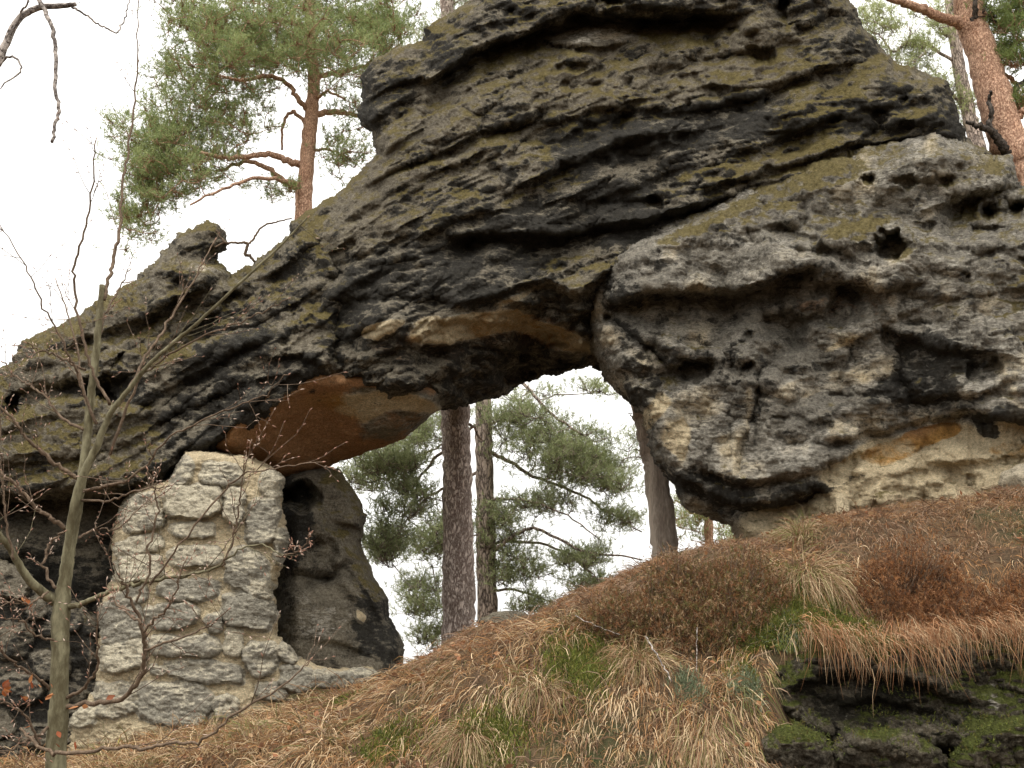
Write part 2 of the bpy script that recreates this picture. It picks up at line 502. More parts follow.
# ---- upper block spanning the opening
SEAM = [(300, 352), (330, 338), (400, 322), (450, 305), (500, 292), (545, 278), (580, 292), (600, 274), (640, 256),
        (700, 232), (768, 203), (857, 178), (931, 158), (1000, 152)]
def summit_fn(u, v):
    g = np.interp(u, [250, 380, 480, 600, 800, 1000], [0, 95, 150, 190, 225, 240])
    s = v + g
    Y = 9.75 - 0.0034 * (v - 300) - 0.0006 * (u - 500)
    va = sstep(vnoise(P2(u, v, 75, 8), 91), -.6, .6); vb = sstep(vnoise(P2(u, v, 38, 9), 92), -.5, .5)
    Y = Y + .75 * sstep(u, 400, 290)
    Y = Y - (.03 + .16 * va) * strata(u, v, s, 52, 3, 24) - (.01 + .07 * vb) * strata(u, v, s + 20, 19, 8, 12)
    w1, w2, _ = worley(P2(u + 9 * vnoise(P2(u, v, 30, 3), 31), (v + .35 * u) * 1.7 + 9 * vnoise(P2(u, v, 30, 4), 32), 52.0, .4), 25)
    Y = Y + .20 * w1 - .10 + .03 * sstep(.06 - (w2 - w1), 0, .06) * sstep(vnoise(P2(u, v, 70, 1), 88), -.1, .3)
    w1, w2, _ = worley(P2(u + 5 * vnoise(P2(u, v, 16, 3), 33), (v + .35 * u) * 1.5, 21.0, .8), 26)
    Y = Y + .09 * w1 * sstep(vnoise(P2(u, v, 80, 5), 34), -.5, .3) - .03 * strata(u, v, s, 6.5, 18, 3)
    Y = Y - .07 * fbm(P2(u * .8, v * 1.3 + .5 * u, 22, 6), 3, 95, ridged=True) - .16 * fbm(P2(u * .8, v * 1.3 + .5 * u, 55, 2), 2, 96)
    Y = Y + .13 * fbm(P2(u, v, 120, 1), 3, 2) + .09 * fbm(P2(u, v, 30, 4), 3, 6) * sstep(u, 380, 650)
    G = lambda pts, A, L=18, sd=0, **k: grow_line(Y, u, v, pts, A, L, seed=sd, **k)
    Y = G([(480, 52), (520, 40), (552, 26), (580, 16), (620, 17), (650, 22), (690, 18), (735, 14)], 1.0, 20, 1, up=.15)
    Y = G([(430, 82), (455, 66), (480, 52)], .8, 14, 2, up=.15)
    Y = G([(535, 40), (556, 47), (600, 49), (630, 44)], .3, 8, 3)
    Y = G([(575, 12), (600, 6), (640, 8), (700, 12), (740, 6)], .25, 12, 23)
    Y = G([(355, 110), (375, 96), (400, 84), (420, 80)], .3, 12, 4)
    Y = G([(440, 90), (456, 78), (470, 68)], .35, 10, 24)
    Y = G([(360, 188), (400, 168), (445, 152), (480, 135), (515, 128), (540, 118)], .28, 12, 5)
    Y = G([(410, 104), (450, 96), (480, 82), (530, 70)], .14, 10, 6)
    Y = G([(340, 228), (380, 200), (420, 178), (470, 160), (483, 150)], .12, 10, 7)
    Y = G([(510, 192), (540, 178), (580, 160), (610, 146), (650, 136)], .22, 20, 8, up=.8)
    Y = G([(540, 150), (575, 132), (610, 118), (640, 100)], .16, 12, 9)
    Y = G([(640, 70), (690, 62), (740, 55), (800, 40)], .18, 12, 10)
    Y = G([(630, 112), (700, 108), (760, 98), (820, 70), (860, 60)], .22, 14, 11)
    Y = G([(560, 215), (620, 190), (700, 165), (760, 150), (820, 120), (900, 104), (950, 95)], .16, 16, 12)
    Y = G([(300, 280), (360, 255), (420, 232), (480, 215), (540, 205), (600, 200)], .14, 12, 13)
    Y = G([(455, 238), (500, 236), (560, 236), (620, 226), (680, 212), (760, 196)], .5, 24, 14, up=.25)
    Y = G([(360, 268), (400, 262), (460, 246), (500, 252)], .14, 10, 15)
    Y = G([(300, 318), (350, 300), (400, 296), (450, 300)], .16, 12, 16)
    Y = G([(780, 140), (830, 120), (880, 122), (950, 128)], .16, 16, 17)
    Y = G([(700, 192), (770, 172), (850, 148), (960, 136)], .35, 20, 18)
    for a in [(658, 203, 12, 6, .3, 10), (560, 165, 10, 8, .2, -30), (497, 172, 7, 9, .2, 0), (760, 58, 14, 12, .3, 0),
              (715, 95, 16, 10, .25, 0), (765, 100, 4, 4, .25, 0), (748, 102, 5, 3, .2, 0), (690, 80, 10, 6, .2, 0),
              (735, 30, 8, 6, .25, 0), (620, 122, 12, 7, .2, -50), (570, 68, 16, 6, .22, -5), (705, 40, 16, 9, .18, 0),
              (880, 118, 18, 8, .22, 5), (855, 25, 9, 6, .2, 0), (870, 60, 16, 7, .15, 20), (440, 20, 18, 12, .2, 0),
              (610, 2, 12, 5, .5, 0), (782, 4, 14, 10, .7, 70), (400, 110, 20, 10, .12, -20), (800, 30, 8, 5, .14, 0)]:
        Y = pit(Y, u, v, *a[:4], a[4], a[5])
    f1, f2, _ = worley(P2(u + 6 * vnoise(P2(u, v, 20, 3), 71), v * 1.5 + .4 * u, 24.0, .3), 5)
    Y = Y + .13 * sstep(.42 - f1, 0, .42) * sstep(vnoise(P2(u, v, 90, 7), 41), -.2, .5)
    # soffit of the span, and the undercut over the right abutment
    t = v - line_at(u, SEAM)
    kk = np.interp(u, [290, 390, 470, 540], [.004, .008, .02, .026])
    Y = Y + np.where(t > 0, (kk * t) * (1 + .5 * fbm(P2(u, v * 2, 40, 2), 3, 9)), 0) + (.06 + .2 * sstep(u, 620, 680)) * sstep(t, -3, 6) - .16 * strata(u, v, v - .12 * u, 26, 77, 10) * sstep(t, 0, 20)
    return Y

def summit_mask(u, v):
    g = np.interp(u, [250, 380, 480, 600, 800, 1000], [0, 95, 150, 190, 225, 240])
    M = paint(u, v, (.66, .04, .0, .52), [
        (CRUST_SHADE, .85, 390, 60, 50, 70, 0), (MOSS, .45, 390, 120, 50, 20, -20),
        (MOSS, .75, 430, 150, 90, 40, -35), (CRUST_SHADE, .25, 430, 140, 100, 50, -35),
        (MOSS, .75, 560, 90, 120, 30, -25), (CRUST_SHADE, .4, 560, 100, 130, 50, -25),
        (CRUST_SHADE, .08, 590, 32, 45, 16, 0), (MOSS, .5, 590, 32, 45, 16, 0), (CREAM, .6, 595, 36, 36, 11, 0), (MOSS, .3, 595, 36, 36, 11, 0),
        (CRUST_SHADE, .25, 720, 50, 110, 45, 0), (MOSS, .75, 720, 55, 110, 50, 0),
        (MOSS, .95, 580, 165, 70, 12, -28), (MOSS, .95, 600, 112, 40, 14, -20),
        (CRUST_SHADE, .95, 660, 135, 120, 26, -10), (MOSS, .25, 660, 145, 110, 22, -10), (CRUST_SHADE, .85, 740, 110, 60, 26, -10), (CRUST_SHADE, .85, 560, 215, 130, 26, -15), (MOSS, .2, 560, 215, 130, 26, -15),
        (MOSS, 1.0, 800, 120, 70, 14, -30), (MOSS, .9, 870, 65, 90, 12, 0), (CRUST_SHADE, .85, 880, 118, 80, 26, 0),
        (MOSS, .9, 780, 160, 80, 12, -8), (CRUST_SHADE, .9, 640, 225, 160, 16, -8), (MOSS, .1, 600, 230, 200, 18, -8),
        (CRUST_SHADE, .75, 400, 290, 120, 40, -12), (MOSS, .12, 430, 280, 130, 40, -12),
        (MOSS, .7, 340, 240, 50, 30, -30), (CRUST_SHADE, .3, 340, 235, 60, 30, -30),
        (CREAM, .25, 500, 205, 40, 18, 0), (CREAM, .3, 620, 188, 40, 8, -10), (CRUST_SHADE, 1.0, 900, 90, 30, 12, 15)])
    t = v - line_at(u, SEAM)
    k = sstep(t, 0, 8)
    M[:, MOSS] *= 1 - k
    M[:, CRUST_SHADE] = M[:, CRUST_SHADE] * (1 - k) + .52 * k
    S_ = paint(u, v, (0, 0, 0, 0), [(CREAM, 1.1, 460, 328, 60, 12, -10), (CREAM, 1.05, 560, 338, 60, 14, 20), (CREAM, .8, 517, 298, 20, 5, -25),
        (CREAM, 1.6, 382, 329, 22, 7, -15), (RUST, .55, 520, 330, 80, 30, 5), (RUST, .5, 420, 350, 60, 16, 5), (CREAM, .5, 565, 288, 25, 8, 10), (CREAM, .9, 428, 320, 14, 4, -15)])
    k2 = np.maximum(k, S_[:, CREAM] > .3)
    M[:, CREAM] = np.maximum(M[:, CREAM], S_[:, CREAM] * k2)
    M[:, RUST] = np.maximum(M[:, RUST], S_[:, RUST] * k)
    M[:, CRUST_SHADE] -= .55 * S_[:, CREAM] * k2
    g = sstep(u, 740, 760) * (1 - sstep(u, 860, 900)) * sstep(t, -14, -2)
    M[:, RUST] = np.maximum(M[:, RUST], .5 * g)
    return M

SUMMIT = [(296, 345), (292, 300), (290, 262), (289, 236), (290, 221), (315, 206), (340, 192), (360, 173), (375, 153), (371, 135), (361, 126),
          (357, 110), (363, 92), (361, 77), (373, 60), (397, 49), (422, 41), (425, 27), (450, 13), (475, -6), (520, -60),
          (600, -115), (720, -110), (800, -60), (836, -12), (853, 5), (863, 26), (880, 45), (896, 64), (916, 70), (948, 82),
          (955, 110), (966, 140), (992, 154), (985, 190), (900, 215), (800, 250), (700, 290), (650, 330), (630, 372), (600, 372), (590, 367),
          (575, 370), (552, 376), (524, 383), (497, 398), (466, 407), (440, 410), (400, 408), (350, 400), (318, 388)]
relief("upper_block", SUMMIT, summit_fn, arch, M_ROCK, 1.5, 24, on=2.2, masks=summit_mask, seed=3, back=12.4)

# ---- right abutment
def abut_fn(u, v):
    Y = 9.35 + .0012 * (900 - u) + .0006 * (v - 350)
    s = v + .25 * (u - 600)
    Y = Y - .05 * strata(u, v, s, 70, 23, 30) - .015 * strata(u, v, s, 16, 24, 14)
    w1 = sworley(P2(u + 18 * vnoise(P2(u, v, 50, 3), 35), v * 1.25 + 18 * vnoise(P2(u, v, 50, 4), 36), 92.0, .35), 29, 9.0)
    Y = Y + .55 * w1 - .1
    w1 = sworley(P2(u + 6 * vnoise(P2(u, v, 18, 3), 37), v * 1.3, 30.0, .2), 30, 10.0)
    Y = Y + .22 * w1 * sstep(vnoise(P2(u, v, 90, 5), 38), -.4, .4)
    Y = Y + .22 * fbm(P2(u, v, 90, 3), 3, 31) + .09 * fbm(P2(u, v, 24, 5), 3, 33, ridged=True)
    t = line_at(u, SEAM) - v
    Y = Y + np.maximum(t, 0) * .02 + .45 * sstep(v, 250, 200) * sstep(u, 600, 640) * .5
    G = lambda pts, A, L=18, sd=0, **k: grow_line(Y, u, v, pts, A, L, seed=sd, **k)
    Y = G([(612, 305), (650, 296), (690, 292), (740, 292), (770, 282), (810, 268)], .6, 36, 1, up=.45, L2=24)
    Y = G([(815, 285), (850, 282), (880, 292), (910, 285)], .35, 14, 2)
    Y = G([(740, 232), (780, 225), (815, 238), (860, 262)], .2, 12, 3)
    Y = G([(850, 345), (890, 322), (940, 300), (1000, 292), (1080, 280)], .12, 12, 4)
    Y = G([(930, 210), (960, 200), (1000, 188), (1060, 186)], .35, 22, 5)
    Y = G([(900, 240), (960, 240), (1020, 240)], -.15, 12, 6)
    Y = G([(885, 330), (930, 348), (975, 352), (1010, 358)], .22, 20, 7)
    Y = G([(900, 402), (940, 396), (980, 398), (1004, 385)], .2, 14, 8)
    Y = G([(820, 442), (860, 436), (900, 426), (945, 416), (968, 410), (1000, 420), (1080, 425)], .28, 60, 9, up=.1)
    Y = G([(700, 470), (740, 484), (790, 478), (840, 462), (880, 450)], .28, 22, 10)
    Y = G([(665, 470), (700, 490), (735, 505), (775, 508), (820, 490)], .5, 40, 11, up=.2)
    Y = G([(880, 478), (930, 470), (990, 462), (1060, 450)], .14, 12, 12)
    for a in [(896, 247, 19, 13, .9, 10), (790, 326, 24, 15, .35, 5), (846, 306, 34, 18, .4, -20), (688, 370, 24, 11, .6, 0),
              (655, 355, 16, 14, .2, 0), (1012, 208, 22, 14, 1.0, -10), (955, 205, 24, 14, .3, 10), (745, 342, 12, 8, .15, 0), (868, 178, 9, 6, .3, 0),
              (905, 182, 16, 6, .25, 0), (943, 180, 8, 8, .3, 0), (985, 230, 16, 5, .2, 0), (748, 366, 5, 7, .3, 0),
              (985, 372, 16, 12, .35, -30), (840, 395, 10, 4, .1, 0), (965, 275, 5, 4, .2, 0), (730, 415, 6, 5, .1, 0),
              (780, 418, 8, 3, .1, 0), (970, 478, 4, 3, .12, 0), (668, 320, 40, 20, .15, 20), (905, 360, 14, 26, .15, 0)]:
        Y = pit(Y, u, v, *a[:4], a[4], a[5])
    Y = crack(Y, u, v, [(884, 318), (887, 350), (893, 370), (908, 392), (915, 404)], .14, 6)
    Y = crack(Y, u + 4 * vnoise(P2(u, v, 9, 1), 3), v, [(752, 368), (751, 395), (745, 420), (735, 445), (733, 470), (737, 500)], -.05, 5)
    Y = crack(Y, u, v, [(760, 372), (758, 395), (752, 420), (742, 445), (739, 470)], .06, 3)
    Y = crack(Y, u, v, [(608, 318), (650, 350), (668, 368)], .15, 4)
    Y = crack(Y, u, v, [(852, 346), (848, 362), (840, 378)], .06, 2)
    left = sstep(u, 640, 575)
    Y = Y + .9 * left ** 1.5
    f1, f2, _ = worley(P2(u, v * 1.2, 26.0, .7), 15)
    Y = Y + .10 * sstep(.36 - f1, 0, .36) * sstep(v, 330, 260)
    return Y

def abut_mask(u, v):
    return paint(u, v, (.36, .55, .03, .25), [
        (MOSS, .72, 880, 185, 150, 40, -8), (MOSS, .6, 980, 260, 80, 60, 0), (CRUST_SHADE, .2, 760, 262, 70, 16, -5), (CREAM, .5, 750, 262, 75, 15, -5), (CREAM, .7, 790, 255, 26, 8, -5),
        (CRUST_SHADE, .2, 940, 250, 90, 40, 0), (CREAM, .48, 930, 225, 80, 30, 0),
        (MOSS, .95, 770, 205, 110, 12, -22), (MOSS, 1.05, 850, 235, 36, 10, -22), (MOSS, .95, 855, 195, 30, 14, -40),
        (MOSS, .95, 990, 170, 26, 8, 5), (MOSS, .9, 1010, 290, 30, 30, -40), (CRUST_SHADE, .1, 1010, 300, 40, 30, -30),
        (RUST, .5, 840, 300, 60, 24, 0), (CREAM, .35, 820, 300, 60, 24, 0), (RUST, .42, 680, 350, 50, 40, 20), (CRUST_SHADE, .5, 690, 335, 70, 30, 10),
        (CRUST_SHADE, .30, 790, 385, 90, 40, 0), (CREAM, .22, 790, 390, 90, 40, 0),
        (CRUST_SHADE, .85, 930, 372, 60, 40, 0), (CRUST_SHADE, .7, 625, 330, 30, 60, -20), (CREAM, .62, 598, 325, 18, 40, -15), (CRUST_SHADE, .15, 598, 330, 18, 40, -15), (CREAM, .6, 868, 360, 22, 26, 20), (CRUST_SHADE, .1, 868, 360, 24, 26, 20), (CREAM, .75, 815, 385, 50, 14, -10), (CREAM, .75, 700, 400, 30, 20, 0), (CRUST_SHADE, .1, 700, 400, 30, 20, 0),
        (CRUST_SHADE, .8, 720, 490, 70, 24, 10), (CRUST_SHADE, .75, 640, 390, 25, 20, 30), (CREAM, 1.1, 652, 415, 9, 24, 30), (CREAM, .95, 676, 440, 13, 22, -20),
        (CREAM, .66, 743, 425, 6, 50, 8), (CREAM, .5, 830, 455, 70, 10, -8), (CREAM, .6, 725, 500, 14, 24, 20),
        (CREAM, 1.3, 880, 470, 80, 30, -8), (CREAM, 1.35, 960, 475, 110, 50, -4), (CRUST_SHADE, -.4, 930, 475, 140, 50, -4), (CREAM, .9, 830, 515, 80, 26, -10), (CRUST_SHADE, .1, 830, 515, 70, 24, -14),
        (CREAM, 1.2, 1080, 480, 90, 60, 0), (CRUST_SHADE, 0, 1080, 480, 90, 50, 0),
        (RUST, .95, 915, 440, 44, 9, -15), (RUST, .7, 900, 450, 50, 12, -10), (RUST, .6, 1010, 450, 30, 8, 0),
        (CRUST_SHADE, 1.2, 985, 428, 14, 12, 30), (CRUST_SHADE, 1.0, 1008, 415, 22, 8, 0), (CRUST_SHADE, .6, 830, 482, 50, 6, -8), (CRUST_SHADE, .7, 790, 495, 60, 10, -15),
        (CREAM, .8, 845, 342, 26, 3, -25)])

ABUT = [(577, 300), (588, 262), (640, 225), (700, 200), (780, 165), (860, 135), (935, 125), (968, 143), (991, 154), (1011, 157),
        (1022, 186), (1060, 188), (1130, 175), (1210, 220), (1240, 330), (1240, 600), (1000, 600), (760, 590), (742, 545), (722, 524),
        (702, 517), (682, 505), (672, 488), (661, 469), (648, 445), (641, 415), (627, 399), (606, 378), (592, 352), (582, 325)]
relief("right_abutment", ABUT, abut_fn, arch, M_CLIFF, 1.5, 22, on=2.2, disp=(.035, .016), masks=abut_mask, seed=21, back=12.3)

# ---- left shoulder that slopes away from the span
def ridge_fn(u, v):
    Y = 9.95 - .35 * sstep(u, 200, 300) + .0052 * (450 - v) + .0009 * (300 - u) + .6 * sstep(u, 120, -60) 
    s = v + np.interp(u, [-120, 60, 160, 350], [0, 60, 120, 250])
    Y = Y - .20 * strata(u, v, s, 40, 43, 22) - .06 * strata(u, v, s, 15, 44, 8) + .2 * fbm(P2(u, v, 70, 3), 3, 45) + .05 * fbm(P2(u, v, 18, 5), 3, 46, ridged=True)
    G = lambda pts, A, L=18, sd=0, **k: grow_line(Y, u, v, pts, A, L, seed=sd, **k)
    Y = G([(140, 372), (180, 350), (230, 334), (268, 332)], -.3, 30, 1, up=.6)
    Y = G([(160, 395), (210, 368), (250, 345), (270, 340)], .25, 14, 2)
    Y = G([(268, 360), (300, 358), (322, 366)], .3, 10, 3)
    Y = G([(150, 430), (190, 405), (240, 385), (300, 372)], .18, 14, 4)
    Y = G([(150, 268), (180, 264), (215, 268), (232, 276)], -.35, 30, 5, up=.4)
    Y = G([(10, 395), (50, 385), (90, 380), (130, 372)], .35, 16, 6)
    Y = G([(0, 430), (40, 402), (90, 398), (130, 410)], -.4, 40, 7, up=.2)
    Y = G([(120, 330), (170, 312), (220, 300), (280, 270)], .2, 14, 8)
    Y = G([(60, 350), (110, 330), (150, 315), (200, 290)], .18, 14, 9)
    Y = G([(0, 470), (50, 462), (100, 452), (140, 440)], .2, 16, 10)
    for a in [(15, 405, 14, 9, .4, 0), (85, 340, 12, 8, .25, 0), (250, 262, 16, 9, .3, -20), (200, 330, 16, 8, .2, -30),
              (105, 395, 14, 12, .5, 0), (180, 285, 14, 7, .2, 0), (230, 300, 14, 6, .2, -20), (120, 360, 10, 8, .3, -40)]:
        Y = pit(Y, u, v, *a[:4], a[4], a[5])
    return Y
def ridge_mask(u, v):
    return paint(u, v, (.66, .1, .05, .42), [
        (CRUST_SHADE, .75, 235, 350, 60, 16, -20), (CRUST_SHADE, .75, 200, 420, 70, 50, -30), (MOSS, .2, 210, 410, 80, 50, -30),
        (CRUST_SHADE, .95, 290, 375, 40, 30, 0), (MOSS, .05, 290, 380, 50, 40, 0), (MOSS, .7, 220, 300, 90, 30, -30), (MOSS, .7, 60, 340, 60, 20, -20),
        (MOSS, .95, 60, 450, 90, 40, -10), (CRUST_SHADE, .15, 60, 440, 90, 40, 0), (CREAM, .3, 50, 420, 70, 22, 0), (MOSS, .9, 130, 440, 40, 24, -60),
        (CREAM, .7, 205, 272, 22, 7, 10), (CREAM, .35, 180, 285, 40, 14, 0), (RUST, .3, 190, 245, 40, 18, -30), (CRUST_SHADE, .5, 190, 245, 36, 20, 0), (CRUST_SHADE, .8, 95, 395, 60, 14, 0), (CRUST_SHADE, .8, 15, 405, 16, 12, 0)])
RIDGE = [(-150, 425), (-60, 395), (-8, 372), (8, 366), (23, 344), (50, 330), (80, 314), (110, 297), (137, 279), (157, 259), (180, 233),
         (193, 228), (206, 221), (220, 225), (225, 243), (218, 260), (230, 276), (245, 268), (259, 258), (286, 238), (310, 225), (345, 240), (350, 300),
         (345, 378), (322, 384), (290, 405), (262, 428), (226, 452), (205, 460), (190, 462), (170, 482), (140, 496), (105, 500), (60, 498), (10, 505), (-150, 530)]
relief("left_shoulder", RIDGE, ridge_fn, arch, M_ROCK, 1.6, 22, on=3.2, disp=(.06, .018), masks=ridge_mask, seed=41, back=12.6)

# ---- rust red slab under the span
def slab_fn(u, v):
    top = line_at(u, [(230, 440), (300, 392), (330, 384), (438, 404)])
    Y = 10.25 + .016 * np.maximum(v - top, -20) + .0012 * (u - 300)
    Y = Y + .07 * fbm(P2(u, v, 60, 3), 3, 55) + .015 * fbm(P2(u, v, 12, 5), 2, 56)
    return Y - .05 * strata(u, v, v + .25 * u, 16, 57, 10) + .012 * fbm(P2(u, v, 4, 5), 2, 58)
def slab_mask(u, v):
    return paint(u, v, (.0, .1, .95, .0), [(RUST, .42, 395, 408, 80, 24, 5), (CREAM, 1.15, 392, 408, 85, 24, 6), (RUST, .55, 390, 425, 50, 18, -15), (CREAM, .35, 400, 425, 40, 14, -15),
        (CRUST_SHADE, .4, 312, 398, 14, 10, 0), (RUST, 1.25, 285, 445, 60, 24, -15), (CREAM, .0, 280, 445, 70, 26, -15)])
SLAB = [(200, 452), (222, 420), (262, 385), (320, 362), (390, 368), (440, 385), (446, 398), (440, 409), (424, 421), (403, 439), (372, 452), (333, 465),
        (312, 476), (294, 483), (278, 478), (258, 464), (235, 462)]
relief("rust_slab", SLAB, slab_fn, arch, M_ROCK, 1.5, 22, on=1.2, disp=(.035, .005), masks=slab_mask, seed=51, back=12.2)

# ---- dark wall of the recess on the left
def recess_fn(u, v):
    return 11.0 + .25 * fbm(P2(u, v, 60, 3), 4, 65) - .2 * strata(u, v, v + .2 * u, 50, 66, 20) - .7 * sstep(v, 600, 760) + .5 * sstep(v, 560, 480)
relief("recess_wall", [(-170, 380), (150, 380), (160, 460), (150, 780), (-170, 800)], recess_fn, arch, M_ROCK, 2.4, 20,
       on=3, masks=lambda u, v: paint(u, v, (.2, .12, .05, .55), [(CREAM, .3, 85, 570, 30, 60, 0)]), seed=61, thick=1.4)

# ------------------------------------------------------------------ masonry
M_STONE = rock_material("pale_stone", crust_c=((.24, .22, .175), (.42, .385, .31)), light=(.76, .68, .50), dark=(.50, .44, .33))
def stones_fn(base, stones, h=.12):
    def fn(u, v):
        Y = base(u, v)
        Y = Y + .02 * fbm(P2(u, v, 14, 3), 3, 75)
        for k, (cx, cy, w, hh, ang) in enumerate(stones):
            a = radians(ang); du, dv = u - cx + 1.6 * vnoise(P2(u, v, 9, k), 5), v - cy + 1.6 * vnoise(P2(u, v, 9, k + .5), 6)
            x = (du * cos(a) + dv * sin(a)) / (w / 2); y = (-du * sin(a) + dv * cos(a)) / (hh / 2)
            r = (np.abs(x) ** 3.2 + np.abs(y) ** 3.2) ** (1 / 3.2) + .16 * fbm(P2(u, v, 16, k), 2, 40)
            w, hh = w * 1.08, hh * 1.1
            hk = h * .68 * (.5 + .95 * random.Random(k * 7 + 1).random())
            tilt = random.Random(k * 5 + 2).uniform(-.35, .35) * x + random.Random(k * 3).uniform(-.1, .5) * y
            top = hk * (1 + tilt * .8) + .02 * fbm(P2(u, v, 12, k + 3), 3, 80 + k)
            prof = 1 - sstep(r, .86, 1.10)
            Y = np.minimum(Y, base(u, v) - top * prof + .02 * (1 - prof))
        return Y
    return fn
def stones_mask(stones, base=(.1, .85, .12, .15), dirt=.75):
    def fn(u, v):
        M = np.tile(np.array(base, float), (len(u), 1))
        for k, (cx, cy, w, hh, ang) in enumerate(stones):
            a = radians(ang); du, dv = u - cx + 1.6 * vnoise(P2(u, v, 9, k), 5), v - cy + 1.6 * vnoise(P2(u, v, 9, k + .5), 6)
            x = (du * cos(a) + dv * sin(a)) / (w / 2); y = (-du * sin(a) + dv * cos(a)) / (hh / 2)
            r = (np.abs(x) ** 3.2 + np.abs(y) ** 3.2) ** (1 / 3.2) + .16 * fbm(P2(u, v, 16, k), 2, 40)
            m = (1 - sstep(r, .92, 1.10))[:, None]
            R_ = random.Random(k + 900)
            c = np.array([.12 * R_.random(), .05 + .4 * R_.random(), .12 * R_.random(), dirt * (.3 + R_.random())])
            M = M * (1 - m) + c * m
        return M
    return fn
STONES = [(181, 470, 26, 30, 10), (221, 473, 44, 24, 5), (193, 502, 60, 32, 0), (234, 506, 22, 36, 8), (141, 512, 42, 38, -15), (263, 521, 33, 48, 4),
          (272, 484, 24, 28, 0), (193, 530, 46, 16, 0), (139, 545, 46, 18, -12), (196, 557, 56, 22, -3), (281, 548, 16, 36, 0), (138, 569, 50, 28, -8),
          (247, 572, 44, 44, 12), (190, 589, 62, 24, 0), (249, 612, 56, 34, 14), (173, 616, 52, 28, -4), (121, 621, 46, 44, -12), (215, 624, 16, 20, 0),
          (234, 641, 18, 32, 4), (184, 646, 74, 22, 2), (122, 657, 48, 30, -16), (261, 658, 34, 34, 6), (288, 653, 22, 20, 30), (206, 672, 76, 22, 6),
          (158, 671, 18, 13, 0), (176, 704, 76, 46, 3), (115, 700, 44, 38, -6), (82, 716, 28, 24, -10), (298, 678, 38, 26, 8), (331, 680, 42, 20, 4), (362, 676, 32, 18, 2),
          (272, 692, 30, 18, 0), (226, 708, 26, 24, 0), (128, 596, 40, 18, -14), (262, 590, 24, 20, 10)]
def pillar_base(u, v):
    c = line_at(v, [(450, 212), (560, 205), (660, 185), (740, 190)])
    return 9.75 + ((u - c) / 90.0) ** 2 * .22 - .0016 * (v - 560)
pillar = thing("masonry_pillar", "pale rough stone and mortar pillar propping the arch at its left end", "stone pillar", at(190, 735, 9.6))
PILLAR = [(184, 449), (215, 452), (245, 455), (270, 466), (284, 478), (281, 508), (288, 537), (283, 567), (272, 592), (279, 615), (277, 634), (288, 645),
          (303, 662), (333, 668), (372, 667), (384, 676), (380, 710), (300, 740), (230, 750), (120, 770), (60, 770), (68, 712), (94, 690), (98, 655), (97, 610), (114, 575),
          (111, 548), (119, 508), (135, 487), (170, 478)]
relief("masonry", PILLAR, stones_fn(pillar_base, STONES), pillar, M_STONE, 1.2, 9, on=1.6, disp=(.02, .012), masks=stones_mask(STONES), seed=71, thick=1.3)

RUB = [(58, 622, 46, 28, -20), (15, 640, 36, 40, 5), (12, 583, 40, 34, 10), (50, 665, 40, 30, 0), (20, 690, 46, 34, -8), (-40, 620, 50, 40, 0), (-45, 670, 50, 36, 4),
       (70, 700, 34, 30, 5), (-10, 725, 56, 30, 0), (50, 735, 56, 26, -4), (-70, 715, 50, 40, 0), (35, 610, 20, 22, 0)]
rub = thing("rubble_wall", "grey tumbled stones heaped low behind the bare tree, left of the pillar", "stone wall", at(30, 760, 10.2))
relief("stones", [(-150, 590), (-60, 570), (0, 560), (25, 568), (45, 592), (75, 602), (100, 620), (112, 780), (-150, 800)],
       stones_fn(lambda u, v: 10.25 - .002 * (v - 600) + .1 * fbm(P2(u, v, 40, 3), 2, 76), RUB, .2), rub, M_ROCK, 1.6, 12, on=2.5, disp=(.03, .012),
       masks=stones_mask(RUB, (.35, .1, .05, .75), .8), seed=72, thick=.6)

# ------------------------------------------------------------------ leaning boulder
def lean_fn(u, v):
    x = line_at(v, [(460, 300), (520, 315), (600, 300), (680, 330)])
    Y = 11.0 + .0035 * (u - 300) - .0022 * (v - 560) + .10 * fbm(P2(u, v, 40, 3), 3, 85)
    Y = grow_line(Y, u, v, [(262, 512), (285, 508), (318, 508)], -.3, 30, seed=1, up=.3)
    Y = grow_line(Y, u, v, [(290, 572), (315, 576), (330, 578), (345, 560)], .25, 14, seed=2)
    Y = grow_line(Y, u, v, [(338, 522), (355, 526), (372, 534)], .3, 14, seed=3)
    Y = grow_line(Y, u, v, [(310, 640), (340, 645), (370, 655)], .12, 8, seed=4)
    Y = pit(Y, u, v, 298, 496, 20, 13, .9)
    Y = pit(Y, u, v, 318, 560, 16, 22, .35)
    Y = Y + .8 * sstep(u, 300, 265)
    Y = crack(Y, u, v, [(300, 500), (322, 530), (345, 580), (365, 600)], -.08, 8)
    Y = crack(Y, u, v, [(345, 570), (365, 596), (385, 640)], .1, 4)
    return Y
def lean_mask(u, v):
    return paint(u, v, (.15, .12, .15, .22), [(MOSS, .85, 345, 510, 40, 40, 50), (MOSS, .6, 370, 570, 20, 40, -20), (CREAM, .5, 315, 625, 34, 30, 0), (CRUST_SHADE, .15, 320, 620, 45, 35, 0),
        (CRUST_SHADE, .8, 290, 530, 30, 60, 0), (CRUST_SHADE, .65, 375, 630, 26, 40, 0), (CREAM, 2.2, 361, 616, 3.4, 7, -30), (CRUST_SHADE, -1.2, 361, 616, 5, 8, -30), (MOSS, 0, 361, 616, 5, 8, 0)])  # tall crust patch at left paints in the shade under the overhang
lb = thing("leaning_boulder", "dark brown boulder with a hollow leaning behind the stone pillar inside the opening", "boulder", at(335, 690, 11.4))
